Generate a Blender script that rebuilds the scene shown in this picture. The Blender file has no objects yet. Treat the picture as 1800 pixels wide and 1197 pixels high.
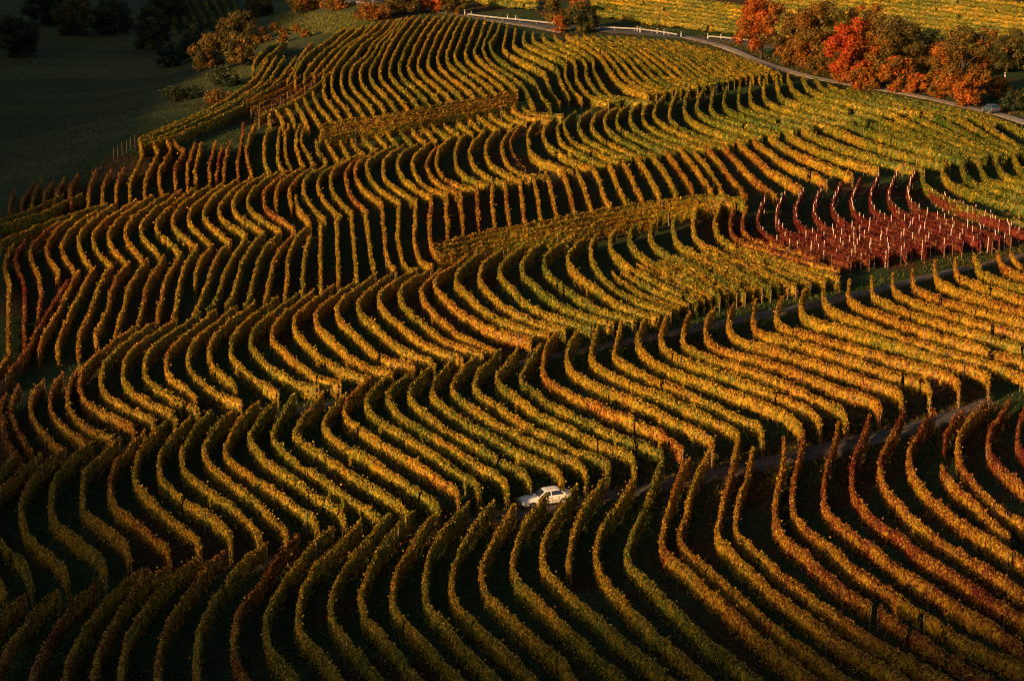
import bpy, bmesh, math, random
import numpy as np
from mathutils import Vector, Matrix

random.seed(7)
RNG = np.random.default_rng(11)
R = math.radians
sc = bpy.context.scene
COL = sc.collection

# ---------------------------------------------------------------- camera
CAM_Z = 68.3
PITCH = 12.8                      # degrees below the horizon
F_PX = 3600.0                     # focal length in pixels of the 1800 px wide photograph
W_PX, H_PX = 1800.0, 1197.0
cam_d = bpy.data.cameras.new('camera')
cam_d.sensor_width = 36.0
cam_d.lens = 36.0 * F_PX / W_PX
cam_d.clip_start = 1.0
cam_d.clip_end = 4000.0
cam = bpy.data.objects.new('camera', cam_d)
COL.objects.link(cam)
cam.location = (0, 0, CAM_Z)
cam.rotation_euler = (R(90 - PITCH), 0, 0)
sc.camera = cam

# ---------------------------------------------------------------- sky and sun
SUN_EL = 12.5
SUN_AZ = (-0.71, -0.70)           # towards the sun: left of and behind the camera
world = bpy.data.worlds.new('World')
sc.world = world
world.use_nodes = True
wn = world.node_tree.nodes
bgn = wn['Background']
sky = wn.new('ShaderNodeTexSky')
sky.sky_type = 'NISHITA'
sky.sun_disc = False
sky.sun_elevation = R(SUN_EL)
sky.sun_rotation = math.atan2(SUN_AZ[0], SUN_AZ[1])
sky.air_density = 1.0
sky.dust_density = 3.0
sky.ozone_density = 0.8
world.node_tree.links.new(sky.outputs[0], bgn.inputs[0])
bgn.inputs[1].default_value = 0.05

sun_d = bpy.data.lights.new('sun', 'SUN')
sun_d.energy = 5.0
sun_d.angle = R(3.0)
sun_d.color = (1.0, 0.57, 0.24)
sun = bpy.data.objects.new('sun', sun_d)
COL.objects.link(sun)
to_sun = Vector((SUN_AZ[0] * math.cos(R(SUN_EL)), SUN_AZ[1] * math.cos(R(SUN_EL)), math.sin(R(SUN_EL)))).normalized()
sun.rotation_euler = to_sun.to_track_quat('Z', 'Y').to_euler()

sc.view_settings.view_transform = 'Standard'
sc.view_settings.look = 'None'
sc.view_settings.gamma = 1.0
sc.view_settings.use_curve_mapping = False
sc.view_settings.exposure = 0.65

sc.cycles.filter_width = 1.15

# ---------------------------------------------------------------- vine rows as read off the photograph
# vine rows: ridge lines read off the photograph (pixels of the 1800 x 1197 frame), set down on the terrain below
B0 = """45,1045 22,1063 0,1085 -30,1115
103,1037 75,1057 45,1092 20,1127 2,1160 -15,1195
173,1022 140,1050 110,1085 95,1107 75,1145 55,1193 50,1215
263,1000 225,1017 195,1047 160,1092 135,1127 122,1157 113,1195 112,1213
300,992 251,1022 220,1060 200,1092 180,1127 168,1160 163,1195 164,1213
343,982 298,1015 263,1055 240,1092 220,1132 213,1167 213,1195 216,1213
398,972 356,997 341,1027 316,1060 293,1097 281,1132 276,1162 280,1195 286,1213
468,955 450,967 412,1002 386,1037 363,1077 351,1110 346,1147 348,1180 353,1197 360,1215
525,942 500,965 475,997 450,1032 423,1067 413,1105 410,1137 420,1172 436,1197 450,1215
585,925 550,955 520,987 495,1025 478,1057 468,1087 468,1117 478,1142 500,1167 527,1197 545,1215
635,914 605,945 573,975 545,1010 530,1042 523,1077 528,1107 548,1130 568,1152 598,1192 615,1213
686,902 665,930 635,957 605,997 588,1032 580,1067 590,1097 608,1122 632,1150 664,1187 685,1213
728,897 700,927 675,955 650,997 638,1032 635,1057 643,1085 670,1110 695,1142 720,1170 743,1197 758,1215
763,902 740,935 718,962 700,997 691,1032 693,1067 711,1090 738,1117 768,1147 803,1185 830,1213
822,882 808,900 781,927 763,955 753,982 746,1017 746,1042 756,1067 783,1097 816,1135 851,1170 875,1197 892,1215
867,879 853,897 826,925 811,955 801,985 793,1017 796,1045 811,1072 841,1097 873,1127 900,1152 943,1195 960,1213
906,884 895,905 873,930 861,962 848,997 848,1022 861,1047 886,1070 935,1112 963,1137 1000,1180 1020,1213
962,867 950,881 935,897 920,920 910,947 903,977 903,1005 915,1025 945,1052 978,1082 1010,1112 1040,1140 1075,1170 1105,1195 1125,1213
1015,851 995,880 980,897 965,925 955,957 953,987 965,1005 995,1037 1035,1070 1075,1105 1113,1135 1150,1165 1180,1192 1200,1213
1064,837 1040,870 1022,897 1010,925 1003,955 1000,985 1000,1003
1117,832 1100,865 1080,897 1060,922 1050,952 1048,977 1055,1002 1070,1025 1100,1057 1125,1085 1158,1115 1193,1147 1223,1170 1250,1195 1270,1213
1165,802 1158,825 1143,855 1130,897 1117,925 1107,952 1101,975 1108,993 1130,1012 1160,1042 1200,1082 1235,1115 1275,1147 1325,1185 1350,1205
1213,803 1200,825 1185,865 1173,897 1166,927 1162,955 1175,975 1205,1000 1236,1027 1271,1057 1306,1090 1338,1117 1365,1140 1400,1165 1430,1190 1450,1208
1248,793 1236,813 1218,850 1206,895 1198,927 1198,952 1210,970 1236,992 1271,1020 1301,1047 1333,1072 1350,1088 1375,1107 1412,1135 1450,1162 1490,1190 1520,1210
1300,770 1287,820 1277,860 1268,895 1261,922 1263,947 1281,965 1311,992 1336,1015 1350,1030 1375,1050 1408,1072 1445,1102 1480,1125 1520,1150 1558,1170 1593,1193 1620,1212
1323,785 1316,825 1303,863 1296,895 1293,928 1311,950 1336,970 1350,985 1380,1012 1418,1040 1455,1067 1493,1092 1535,1120 1575,1142 1615,1165 1650,1185 1690,1205
1380,770 1375,813 1365,855 1362,895 1362,915 1380,942 1408,965 1440,995 1475,1025 1510,1047 1530,1060
1545,1067 1588,1097 1620,1120 1663,1145 1700,1168 1750,1197 1775,1212
1412,755 1407,795 1397,835 1393,870 1395,900 1410,920 1435,940 1465,962 1500,995 1535,1017 1575,1042 1613,1070 1650,1092 1693,1120 1738,1140 1775,1157 1810,1175
1475,745 1467,780 1455,813 1448,850 1450,885 1458,900 1480,920 1510,945 1548,970 1580,995 1618,1017 1653,1040 1693,1067 1738,1092 1775,1117 1810,1140
1530,730 1520,765 1503,800 1498,833 1500,865 1515,885 1523,897 1550,920 1588,945 1620,972 1663,997 1700,1020 1738,1045 1770,1067 1800,1085 1815,1095
1590,720 1575,750 1558,780 1548,808 1550,838 1563,865 1585,885 1595,900 1625,925 1663,952 1700,975 1738,997 1775,1022 1800,1040 1815,1050
1645,725 1620,752 1600,783 1598,808 1608,838 1630,867 1660,890 1668,900 1708,925 1750,950 1788,975 1810,988
1695,722 1672,743 1663,763 1661,778
1655,820 1665,838 1685,860 1708,877 1728,895 1750,920 1773,940
1740,700 1700,740 1685,765 1685,795 1693,820 1715,850 1745,880 1780,905 1810,925
1775,700 1750,740 1740,763 1738,790 1755,815 1790,845 1815,865
1805,715 1792,745 1790,778 1805,805 1820,820"""
B1 = """27,803 12,815 0,828 -25,860 -35,900 -28,960 -15,1010 2,1025 10,1045
73,795 45,820 20,843 0,861 -15,885 -18,910 -8,935 0,950 25,970 45,997 57,1030
115,788 85,810 60,835 45,860 37,887 37,903 42,925 60,945 80,967 100,982 115,1000 120,1022
163,775 130,800 103,828 93,853 90,885 91,897 100,917 123,935 148,955 170,972 182,985 185,1010
210,770 180,797 155,818 145,843 145,875 150,898 170,912 198,932 218,950 225,970 228,990
253,760 225,790 203,813 195,843 195,873 207,895 225,905 250,925 273,945 293,957 298,985
293,740 265,765 245,790 238,820 240,848 258,870 283,893 295,902 323,925 345,940 350,970
335,733 305,760 288,785 278,815 285,840 308,863 333,883 360,897 390,922 405,937 407,960
373,722 338,752 325,783 320,805 328,830 355,850 380,870 413,890 425,903 445,922 455,950
415,715 383,742 365,770 358,793 370,815 395,835 425,860 450,878 465,895 487,915 502,932 505,955
455,705 448,712 415,745 400,775 393,790 410,812 438,832 450,840 480,858 510,880 535,897 550,905 558,930
485,705 462,728 450,745 438,765 443,775 450,785 465,805 490,823 523,843 555,868 585,885 600,898 607,922
520,692 500,720 483,747 478,765 488,780 510,803 535,820 570,840 605,865 640,885 660,897 665,915
568,688 550,715 528,740 520,760 530,775 555,790 585,808 615,828 650,850 685,870 712,892 715,910
607,690 590,713 573,730 570,750 585,765 610,785 645,800 680,825 715,845 745,867 768,885 770,905
650,660 625,685 608,705 605,725 622,742 648,762 680,782 715,802 748,820 770,837 800,855 805,885
685,655 658,683 643,700 645,715 665,735 690,752 725,772 755,793 788,815 818,833 840,847 843,870
723,650 698,673 680,695 688,710 710,733 735,750 773,772 808,793 845,815 875,833 890,850 893,872
760,642 735,667 720,687 725,705 750,725 772,745 805,765 840,782 870,800 900,817 925,832 932,850
798,630 772,657 758,685 765,700 798,725 830,745 865,765 900,785 932,800 970,815 985,830 988,850
838,625 810,652 795,677 803,695 832,715 865,737 900,755 938,775 975,793 1015,808 1030,825 1030,845
878,617 848,647 835,670 840,687 870,707 900,728 933,748 970,765 1005,785 1040,797 1068,808 1070,835
910,612 900,630 875,655 880,675 900,690 925,710 950,727 985,743 1020,760 1055,775 1090,787 1113,800 1115,825
952,603 933,630 918,652 918,672 938,685 965,705 1000,723 1035,740 1070,755 1105,770 1140,783 1163,791
979,583 965,600 957,625 953,647 963,665 995,685 1035,702 1075,720 1115,737 1150,752 1178,767 1200,787
1018,579 1005,600 996,625 1003,647 1030,665 1065,682 1100,695 1138,710 1155,720 1185,737 1215,750 1247,763 1252,785
1053,572 1042,600 1038,623 1050,640 1075,655 1105,670 1140,683 1178,700 1213,717 1250,733 1288,750 1300,765
1092,565 1083,600 1080,623 1098,638 1125,652 1158,667 1195,683 1233,700 1270,717 1305,732 1335,745 1340,770
1134,558 1123,585 1123,605 1133,620 1152,634 1178,647 1213,660 1250,672 1288,687 1325,700 1350,709 1385,728 1403,740 1408,765
1172,555 1162,580 1163,600 1175,616 1197,627 1230,639 1268,652 1305,666 1350,683 1388,700 1423,716 1440,735 1442,750
1212,546 1200,575 1203,600 1220,614 1250,626 1288,638 1325,650 1350,659 1388,675 1425,692 1463,708 1485,722 1490,745
1254,541 1240,572 1245,595 1262,610 1290,618 1320,625 1350,634 1383,643 1438,665 1480,682 1525,694 1545,705 1548,725
1289,532 1279,562 1287,585 1305,596 1330,602 1355,609 1410,627 1465,643 1510,660 1550,673 1583,686 1587,710
1329,525 1322,552 1328,574 1345,585 1375,592 1410,602 1455,615 1500,630 1540,643 1575,655 1613,664 1633,674 1635,695
1373,520 1363,548 1370,565 1390,577 1430,587 1480,602 1525,615 1565,625 1605,637 1638,645 1665,655 1685,665 1687,685
1415,506 1406,532 1412,550 1435,562 1475,573 1520,585 1570,600 1613,613 1650,625 1700,643 1735,655 1738,675
1448,502 1446,520 1464,541 1503,558 1559,579 1619,600 1682,618 1748,639 1790,653 1810,660
1494,492 1490,516 1510,534 1552,551 1601,569 1664,590 1727,608 1800,632
1533,485 1534,513 1559,530 1601,548 1657,565 1720,583 1800,607
1569,479 1571,502 1590,520 1636,537 1692,555 1800,583
1605,472 1606,495 1629,513 1678,530 1800,562
1643,458 1647,488 1671,502 1735,524 1800,544
1678,455 1685,481 1713,495 1760,510 1800,524
1712,446 1724,474 1759,490 1800,505
1752,441 1765,465 1790,480 1815,490
1775,443 1790,462 1815,475"""
B2 = """13,690 3,708 3,735 8,763 20,785 35,805 36,822
35,675 23,695 20,720 28,748 40,770 58,795
78,668 58,690 53,710 60,735 75,755 95,775 110,785
110,655 93,680 88,700 93,725 108,743 130,760 150,775
140,640 135,650 120,680 118,703 125,720 140,740 165,755 200,765
240,575 208,595 180,615 155,637 141,660 141,685 155,707 185,724 215,735 233,745 235,762
273,568 240,588 215,605 193,625 181,645 178,665 183,687 205,703 233,718 260,728 270,742 270,755
310,560 275,583 245,603 228,620 218,640 215,660 220,673 238,690 268,708 296,720 308,735 310,750
350,550 320,573 288,595 265,613 255,635 255,652 265,670 293,690 323,707 345,716 348,735
380,543 355,565 325,588 303,608 293,630 292,648 308,668 333,685 343,695 343,708
415,538 385,563 355,585 338,605 330,625 333,645 350,665 373,683 393,692 425,702
448,530 410,560 383,583 370,600 368,620 375,642 395,660 413,673 415,690
488,523 458,543 428,568 410,588 405,605 407,625 428,645 450,665 470,678 490,685
523,518 498,535 465,560 445,580 440,600 450,618 470,638 495,655 523,670 560,677
553,510 525,530 500,550 483,570 478,588 488,603 513,625 540,650 570,665 598,672
588,500 560,520 535,540 518,555 518,575 535,598 560,620 590,643 625,655 645,660
623,495 595,515 570,533 555,550 558,568 575,588 600,610 625,630 655,645 685,650 690,662
660,485 630,503 608,520 593,538 595,558 618,578 640,600 668,623 695,633 725,637 727,655
695,478 668,495 643,515 630,528 633,548 653,565 680,590 708,610 738,623 758,632 762,650
733,473 700,490 675,508 665,523 675,543 698,563 723,585 750,603 785,618 810,625 813,642
758,473 725,490 705,508 703,523 718,543 743,565 768,585 798,603 830,613 850,620
775,473 758,488 743,505 743,523 758,543 778,563 800,580 825,595 850,606 870,615
823,447 795,468 770,485 765,500 778,518 800,538 833,560 868,577 905,587 930,592 932,610
853,440 828,455 805,478 802,495 820,513 843,535 870,555 900,568 935,578 965,583
885,438 863,453 845,470 843,488 855,505 878,528 903,545 933,560 965,570 995,576
923,430 898,448 880,465 880,480 895,500 915,520 943,540 973,553 1005,565 1043,571
958,425 933,443 918,463 920,478 940,498 963,518 988,533 1020,550 1053,560 1078,566
993,423 970,438 955,455 960,473 980,493 1005,513 1033,530 1063,545 1095,553 1118,558
1030,415 1010,433 998,450 1003,468 1023,485 1050,505 1075,525 1105,540 1135,548 1158,553
1050,413 1040,425 1040,448 1050,473 1075,500 1105,520 1140,535 1180,545
1083,403 1073,418 1075,438 1095,458 1123,475 1160,497 1200,515 1225,530
1120,395 1108,408 1110,428 1128,448 1155,463 1195,480 1240,503 1265,520
1153,388 1143,400 1148,425 1165,440 1193,455 1235,472 1285,498 1310,512
1190,378 1183,395 1188,420 1205,435 1240,450 1285,470 1330,492 1355,505
1227,363 1218,390 1223,417 1247,433 1290,452 1335,472 1380,492 1400,500
1267,353 1258,383 1260,407 1277,423 1317,440 1367,453 1417,470 1460,480 1475,490
1290,366 1283,392 1290,414 1322,430 1370,443 1425,459 1475,472
1314,362 1305,388 1310,410 1345,425 1395,438 1440,452"""
BS = """765,428 800,420 850,408 900,399 950,390 1000,380 1050,370 1100,362 1150,355 1200,348 1250,343 1290,347 1310,355
772,443 800,437 850,425 900,415 950,404 1000,393 1040,386"""
BF = """1050,445 1062,480 1095,508 1140,527 1190,540
1095,440 1120,462 1160,482 1205,503 1245,525
1140,445 1165,462 1205,480 1250,500 1290,517
1180,436 1205,452 1245,468 1290,490 1335,509
1225,430 1255,447 1300,463 1345,485 1385,500"""
B3 = """23,430 10,453 10,475 17,500 15,530 15,570 15,600 12,625 0,645 -25,670
43,423 28,448 30,468 40,490 43,525 43,563 44,600 44,610
120,493 100,520 83,550 65,580 53,605 35,630 10,660
140,475 125,498 105,540 90,565 75,593 68,615
168,470 150,495 135,525 120,555 108,580 103,600 103,618
198,465 180,488 170,515 158,543 148,568 138,590 138,615
228,460 210,480 198,508 188,538 180,563 168,585 170,605
260,455 240,480 225,510 218,540 208,565 203,590
290,450 268,480 255,510 250,540 243,560 240,575
320,443 300,473 288,500 285,525 278,550 276,570
348,435 328,460 318,488 313,513 308,540 305,560
373,430 355,453 345,478 343,500
400,428 380,453 368,488 358,515 348,538 338,552
433,415 410,448 393,483 385,510 378,530 365,545
465,408 445,428 425,460 418,488 408,520 395,540
493,410 465,435 453,463 445,490 438,520 430,538
518,412 493,435 480,463 473,493 468,520 465,530
543,395 520,418 508,448 505,480 503,505 501,527
545,415 535,443 533,475 533,515
563,388 564,413 563,450 564,485 565,513
590,380 592,405 593,430 594,470 594,503
618,378 619,400 622,425 626,468 629,495
643,372 645,395 648,418 653,455 660,482
672,355 673,380 676,415 681,455 695,474
702,355 700,380 700,415 705,448 713,467 733,472
731,353 730,380 728,415 733,440 743,460 760,466
758,347 755,375 755,405 758,430 768,445
785,343 785,370 787,395 786,418
810,332 810,355 812,380 814,410
839,325 839,355 841,383 843,408
865,324 865,350 868,378 871,403
888,321 890,350 893,375 898,400
914,317 916,343 920,368 924,395
938,310 943,335 948,363 953,388
960,302 968,330 973,355 980,383
988,297 998,325 1005,350 1013,375
1013,295 1025,323 1033,348 1043,370
1040,290 1053,313 1060,340 1073,363
1068,285 1080,310 1088,330 1103,355
1093,280 1108,305 1118,328 1130,350
1120,277 1135,298 1150,325 1160,345
1143,270 1163,293 1178,318 1190,343
1170,265 1190,290 1208,315 1220,338
1195,260 1220,290 1235,313 1252,335
1218,265 1245,295 1260,318 1270,338
1240,255 1265,285 1285,310 1305,335
1268,252 1295,280 1318,305 1345,328
1295,247 1325,272 1352,295 1385,315
1322,242 1355,268 1390,288 1430,305
1350,237 1390,262 1430,280 1475,297
1380,231 1425,255 1470,272 1520,287
1410,226 1460,248 1510,265 1570,283 1600,290
1450,216 1505,240 1560,258 1620,275 1645,282
1620,300 1627,323 1650,340 1700,363 1750,380 1800,390
1660,287 1657,303 1677,323 1727,340 1800,360
1688,280 1697,307 1723,323 1800,343
1720,278 1733,310 1760,320 1800,328
1750,275 1763,303 1800,317
1780,270 1797,300 1815,308"""
B4 = """105,390 85,403 63,422 53,440 58,463 68,483 72,513 70,535 66,560
130,380 100,403 83,428 83,445 93,463 103,478 100,495
170,370 133,395 113,418 108,435 115,453 128,470 130,482
200,360 170,380 145,403 138,423 143,443 155,460 163,477
240,352 205,373 175,395 163,418 168,435 183,453 195,467
270,343 233,365 203,390 190,413 198,433 215,453 222,463
295,340 263,360 233,383 220,405 225,423 243,445 250,457
318,333 293,353 263,375 248,398 253,418 273,438 280,450
343,330 318,348 288,373 275,393 280,410 303,428 315,443
368,325 338,345 313,365 303,388 313,405 338,425 348,435
393,320 363,343 338,363 330,383 340,400 360,418 373,430
418,315 388,335 365,355 358,378 368,393 393,413 405,423
440,313 413,330 390,353 385,373 398,390 423,405 435,415
468,305 438,323 415,343 409,363 423,381 445,395 465,408
488,303 460,320 440,340 435,358 448,373 470,390 493,403
510,298 485,315 468,330 463,350 470,368 495,385 518,400
533,293 508,310 488,325 485,350 486,365
555,290 533,305 513,323 508,340 513,360
520,345 525,365 540,383 546,393
575,283 570,293 545,305 533,320 535,340 545,355 560,375 572,385
605,278 585,293 568,303 558,318 560,335 573,355 593,375 600,381
625,273 605,285 588,298 580,315 585,335 600,355 620,375
640,270 620,285 608,300 608,318 615,340 633,360 648,373
665,260 640,278 625,290 625,310 635,328 655,343 673,355
688,258 660,273 645,288 650,310 665,328 685,343 703,353
710,255 688,270 673,285 675,308 690,325 713,340 730,353
733,253 713,265 700,280 703,303 718,320 740,335 758,345
755,250 735,268 725,283 730,305 745,323 768,335 785,340
770,258 755,275 750,288 758,308 775,323 805,338
798,240 778,253 768,273 768,293 780,310 803,323 835,330
818,235 803,253 800,276 808,298 828,313 858,323
853,230 833,248 825,265 833,290 855,308 883,318 900,322
878,225 860,243 853,263 860,283 883,300 910,315 933,318
908,223 890,238 883,255 888,280 905,298 935,308 955,313
950,210 933,223 928,240 933,265 948,278 973,288 1000,298 1008,303
978,205 960,220 955,235 963,253 985,268 1013,283 1038,293
988,213 980,228 988,250 1010,265 1038,278 1065,288
1013,195 995,210 993,228 1008,248 1033,260 1060,273 1088,283
1040,193 1020,208 1018,225 1030,243 1053,255 1083,270 1110,278
1065,190 1045,203 1040,223 1053,238 1078,255 1108,268 1133,278
1085,188 1065,203 1065,220 1078,235 1103,250 1133,265 1160,273
1108,183 1088,198 1085,218 1098,230 1125,245 1158,258 1188,268
1128,180 1110,195 1108,213 1123,228 1150,243 1185,255 1215,265
1148,178 1133,190 1130,208 1145,223 1175,238 1210,250 1240,260
1168,168 1153,185 1150,203 1168,218 1200,233 1250,251 1270,256
1190,160 1178,193 1180,210 1200,225 1238,240 1290,251
1210,160 1203,185 1208,203 1230,218 1270,232 1315,246
1238,153 1225,180 1228,195 1253,210 1295,223 1340,238
1255,153 1250,180 1255,198 1280,208 1323,220 1370,234
1278,153 1273,175 1278,190 1305,202 1350,214 1400,228
1300,148 1298,175 1303,188 1330,198 1375,209 1430,222
1320,140 1318,170 1323,183 1350,194 1400,206 1460,219
1343,140 1343,165 1350,177 1378,188 1425,200 1490,214
1365,135 1368,158 1375,171 1405,181 1450,192 1520,208
1385,130 1393,153 1410,168 1450,179 1500,192 1550,205
1410,132 1418,151 1438,163 1480,174 1530,186 1580,199
1433,137 1445,153 1470,163 1510,172 1560,183 1610,195
1455,150 1490,163 1530,175 1580,187 1640,202
1490,157 1530,168 1580,180 1650,197 1700,211
1535,163 1580,173 1640,187 1700,201 1750,216
1590,172 1640,182 1700,195 1760,211 1800,226"""
BT = """913,222 900,238 898,260 910,283 925,295"""
B5 = """473,223 465,248 465,280 473,303
493,223 488,250 490,283 498,300
508,218 500,243 503,275 510,295
528,218 520,243 525,273 533,290
533,225 530,248 543,273 550,288
555,245 560,268 573,280
573,248 583,263 595,278
598,248 605,263 615,278
618,243 625,258 638,270
638,238 648,253 660,263
660,235 670,245 680,258
680,233 690,245 700,255
703,230 715,243 725,253
723,228 735,240 748,250
740,223 755,235 768,248
760,220 775,233 790,240
780,218 798,230 810,238
803,213 818,225 833,238
823,208 838,222 850,228
840,203 860,218 873,225
860,198 878,213 900,218
883,195 900,208 925,210
900,190 910,200 950,204 965,205
920,188 933,197 970,200 990,203"""
B6A = """608,49 573,73 538,98 523,120 518,135 520,150
623,46 588,75 560,98 543,118 535,133 535,145
640,44 610,70 580,95 565,113 553,128 553,140
655,41 633,65 600,88 583,108 569,128 569,148 570,168 585,188 600,210"""
B6L = """473,200 473,210 477,222
485,195 493,205 499,222
503,190 513,203 518,220
520,180 530,198 538,213 543,228
534,173 543,190 553,205 563,218
550,163 555,178 570,198 583,213"""
# guides of the big upper block: index, ridge line; rows between are interpolated
B6G = [(0, "670,38 648,58 620,80 600,103 586,125 583,150 588,168 605,185 620,208"),
       (2, "698,35 678,58 655,78 643,98 620,118 615,140 623,158 643,178 658,200"),
       (5, "725,28 710,46 693,67 680,90 669,116 668,132 678,148 697,166 718,193"),
       (9, "785,25 767,44 753,66 743,88 734,113 737,122 750,137 770,153 795,178"),
       (13, "828,28 818,46 811,64 805,82 799,98 805,110 820,123 845,140 873,165"),
       (15, "855,33 849,48 844,63 838,80 834,92 840,102 853,114 880,133 910,160")]
B7 = """868,38 858,60 850,83 858,105 885,125 913,145 928,163 940,193
880,40 870,65 860,78 873,100 900,118 928,133 940,145 953,170 968,185
892,45 887,70 885,85 900,98 930,112 955,125 960,135 970,163 985,180
907,50 903,72 905,82 930,95 960,108 980,122 985,140 1000,172
922,57 920,72 935,82 965,95 985,105 995,118 993,133 1005,155 1023,173
937,58 938,70 960,82 990,95 1010,108 1013,133 1023,153 1040,170 1070,178
955,60 957,70 985,82 1015,97 1030,112 1030,130 1043,153 1060,168 1090,175
975,60 980,70 1010,83 1040,103 1046,125 1063,155 1080,168 1120,175 1150,178"""
B7G = [(0, "995,62 1025,78 1055,100 1075,128 1095,148 1140,165"),
       (7, "1100,65 1125,78 1155,96 1182,115 1210,138 1240,150"),
       (14, "1200,74 1225,86 1250,98 1275,112 1295,124 1312,134"),
       (19, "1300,100 1315,105 1330,111 1345,117 1360,124 1375,130")]
B7S = """565,220 620,210 700,198 780,183 860,170 910,161
560,232 620,222 700,211 780,197 860,182 912,170
563,242 620,233 700,222 780,208 860,193 913,179"""
B8 = """448,218 433,255 435,280 443,305
428,218 423,255 418,285 420,315
405,248 395,280 393,315
390,255 383,288 380,318
378,250 368,288 370,320
355,250 345,285 343,323
343,250 330,293 330,330
305,245 312,258 325,263 308,293 310,330
292,245 300,262 280,300 285,340
268,248 276,270 258,305 253,340
245,250 250,272 230,315 228,350
220,293 205,323 205,353
195,298 180,325 180,358
170,298 158,325 155,360
138,305 123,330 125,360
113,313 98,340 95,360
93,315 78,343 75,365
73,315 58,343 55,368
58,320 38,353 38,370
25,330 18,355 18,370"""
B9 = """110,343 50,370 0,388 -40,402
145,340 75,373 0,398 -40,414
188,358 113,380 38,408 0,423
550,73 533,93 515,125 505,145
518,103 485,145 450,170 400,198 350,220 300,240 255,255
500,100 470,145 440,165 388,193 300,233 245,250
485,100 455,148 420,173 375,193 300,225 243,248
470,105 450,135 405,170 363,193 300,220 245,245
488,73 450,103 445,130
505,73 470,100 458,118
580,128 550,155 513,180 475,195 455,205"""
# ---------------------------------------------------------------- terrain
TILT = math.tan(R(5.0))           # the hillside rises away from the camera
_sp, _cp = math.sin(R(PITCH)), math.cos(R(PITCH))

def rays(u, v):
    """directions (per metre of ground distance y) through pixels of the photograph"""
    a = (np.asarray(u, float) - W_PX / 2) / F_PX
    b = (H_PX / 2 - np.asarray(v, float)) / F_PX
    dy = _cp + b * _sp
    return a / dy, (-_sp + b * _cp) / dy       # dx/dy, dz/dy

def on_plane(u, v, h=0.0):
    gx, gz = rays(u, v)
    y = (CAM_Z - h) / (TILT - gz)
    return gx * y, y

# lines along which the slopes of neighbouring terraces meet (roads, tracks, cusps of the rows)
_E = [[(-300, 1600), (2100, 1600)],
      [(-300, 1130), (0, 1070), (190, 1030), (465, 990), (733, 937), (972, 893), (1263, 833), (1493, 778), (1668, 733), (1800, 690), (2100, 600)],
      [(-300, 930), (0, 850), (215, 790), (580, 712), (760, 672), (930, 635), (1108, 601), (1397, 543), (1593, 497), (1793, 452), (2100, 380)],
      [(-300, 740), (0, 668), (150, 628), (300, 585), (420, 552), (560, 525), (660, 500), (760, 480), (900, 435), (1050, 402), (1200, 375), (1300, 368), (1500, 345), (1650, 318), (1800, 295), (2100, 250)],
      [(-300, 560), (0, 505), (100, 502), (280, 465), (400, 440), (540, 408), (672, 375), (800, 352), (960, 322), (1093, 298), (1220, 278), (1350, 260), (1500, 240), (1650, 228), (1800, 240), (2100, 220)],
      [(-300, 440), (0, 385), (150, 370), (285, 352), (400, 328), (530, 303), (620, 288), (730, 268), (850, 242), (960, 220), (1100, 197), (1250, 172), (1400, 156), (1600, 180), (1800, 196), (2100, 190)],
      [(-300, -60), (2100, -60)]]
EDGES = []
for e in _E:
    uu = np.arange(-300, 2101, 50)
    vv = np.interp(uu, [p[0] for p in e], [p[1] for p in e])
    k = np.ones(5) / 5
    vv[2:-2] = np.convolve(vv, k, 'valid')
    x, y = on_plane(uu, vv)
    o = np.argsort(x)
    EDGES.append((x[o], y[o]))

STRIPS = []
for pts, hh, sg in (([(770, 452), (850, 432), (950, 413), (1050, 393), (1150, 378), (1250, 367), (1300, 375)], 1.5, 4.5),
                    ([(560, 252), (620, 243), (700, 231), (780, 216), (860, 202), (913, 192)], 2.2, 9.0)):
    pu = np.array([p[0] for p in pts], float); pv = np.array([p[1] for p in pts], float)
    sx, sy = on_plane(pu, pv)
    STRIPS.append((sx, sy, hh, sg))

def smooth(t):
    t = np.clip(t, 0, 1)
    return t * t * (3 - 2 * t)

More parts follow.
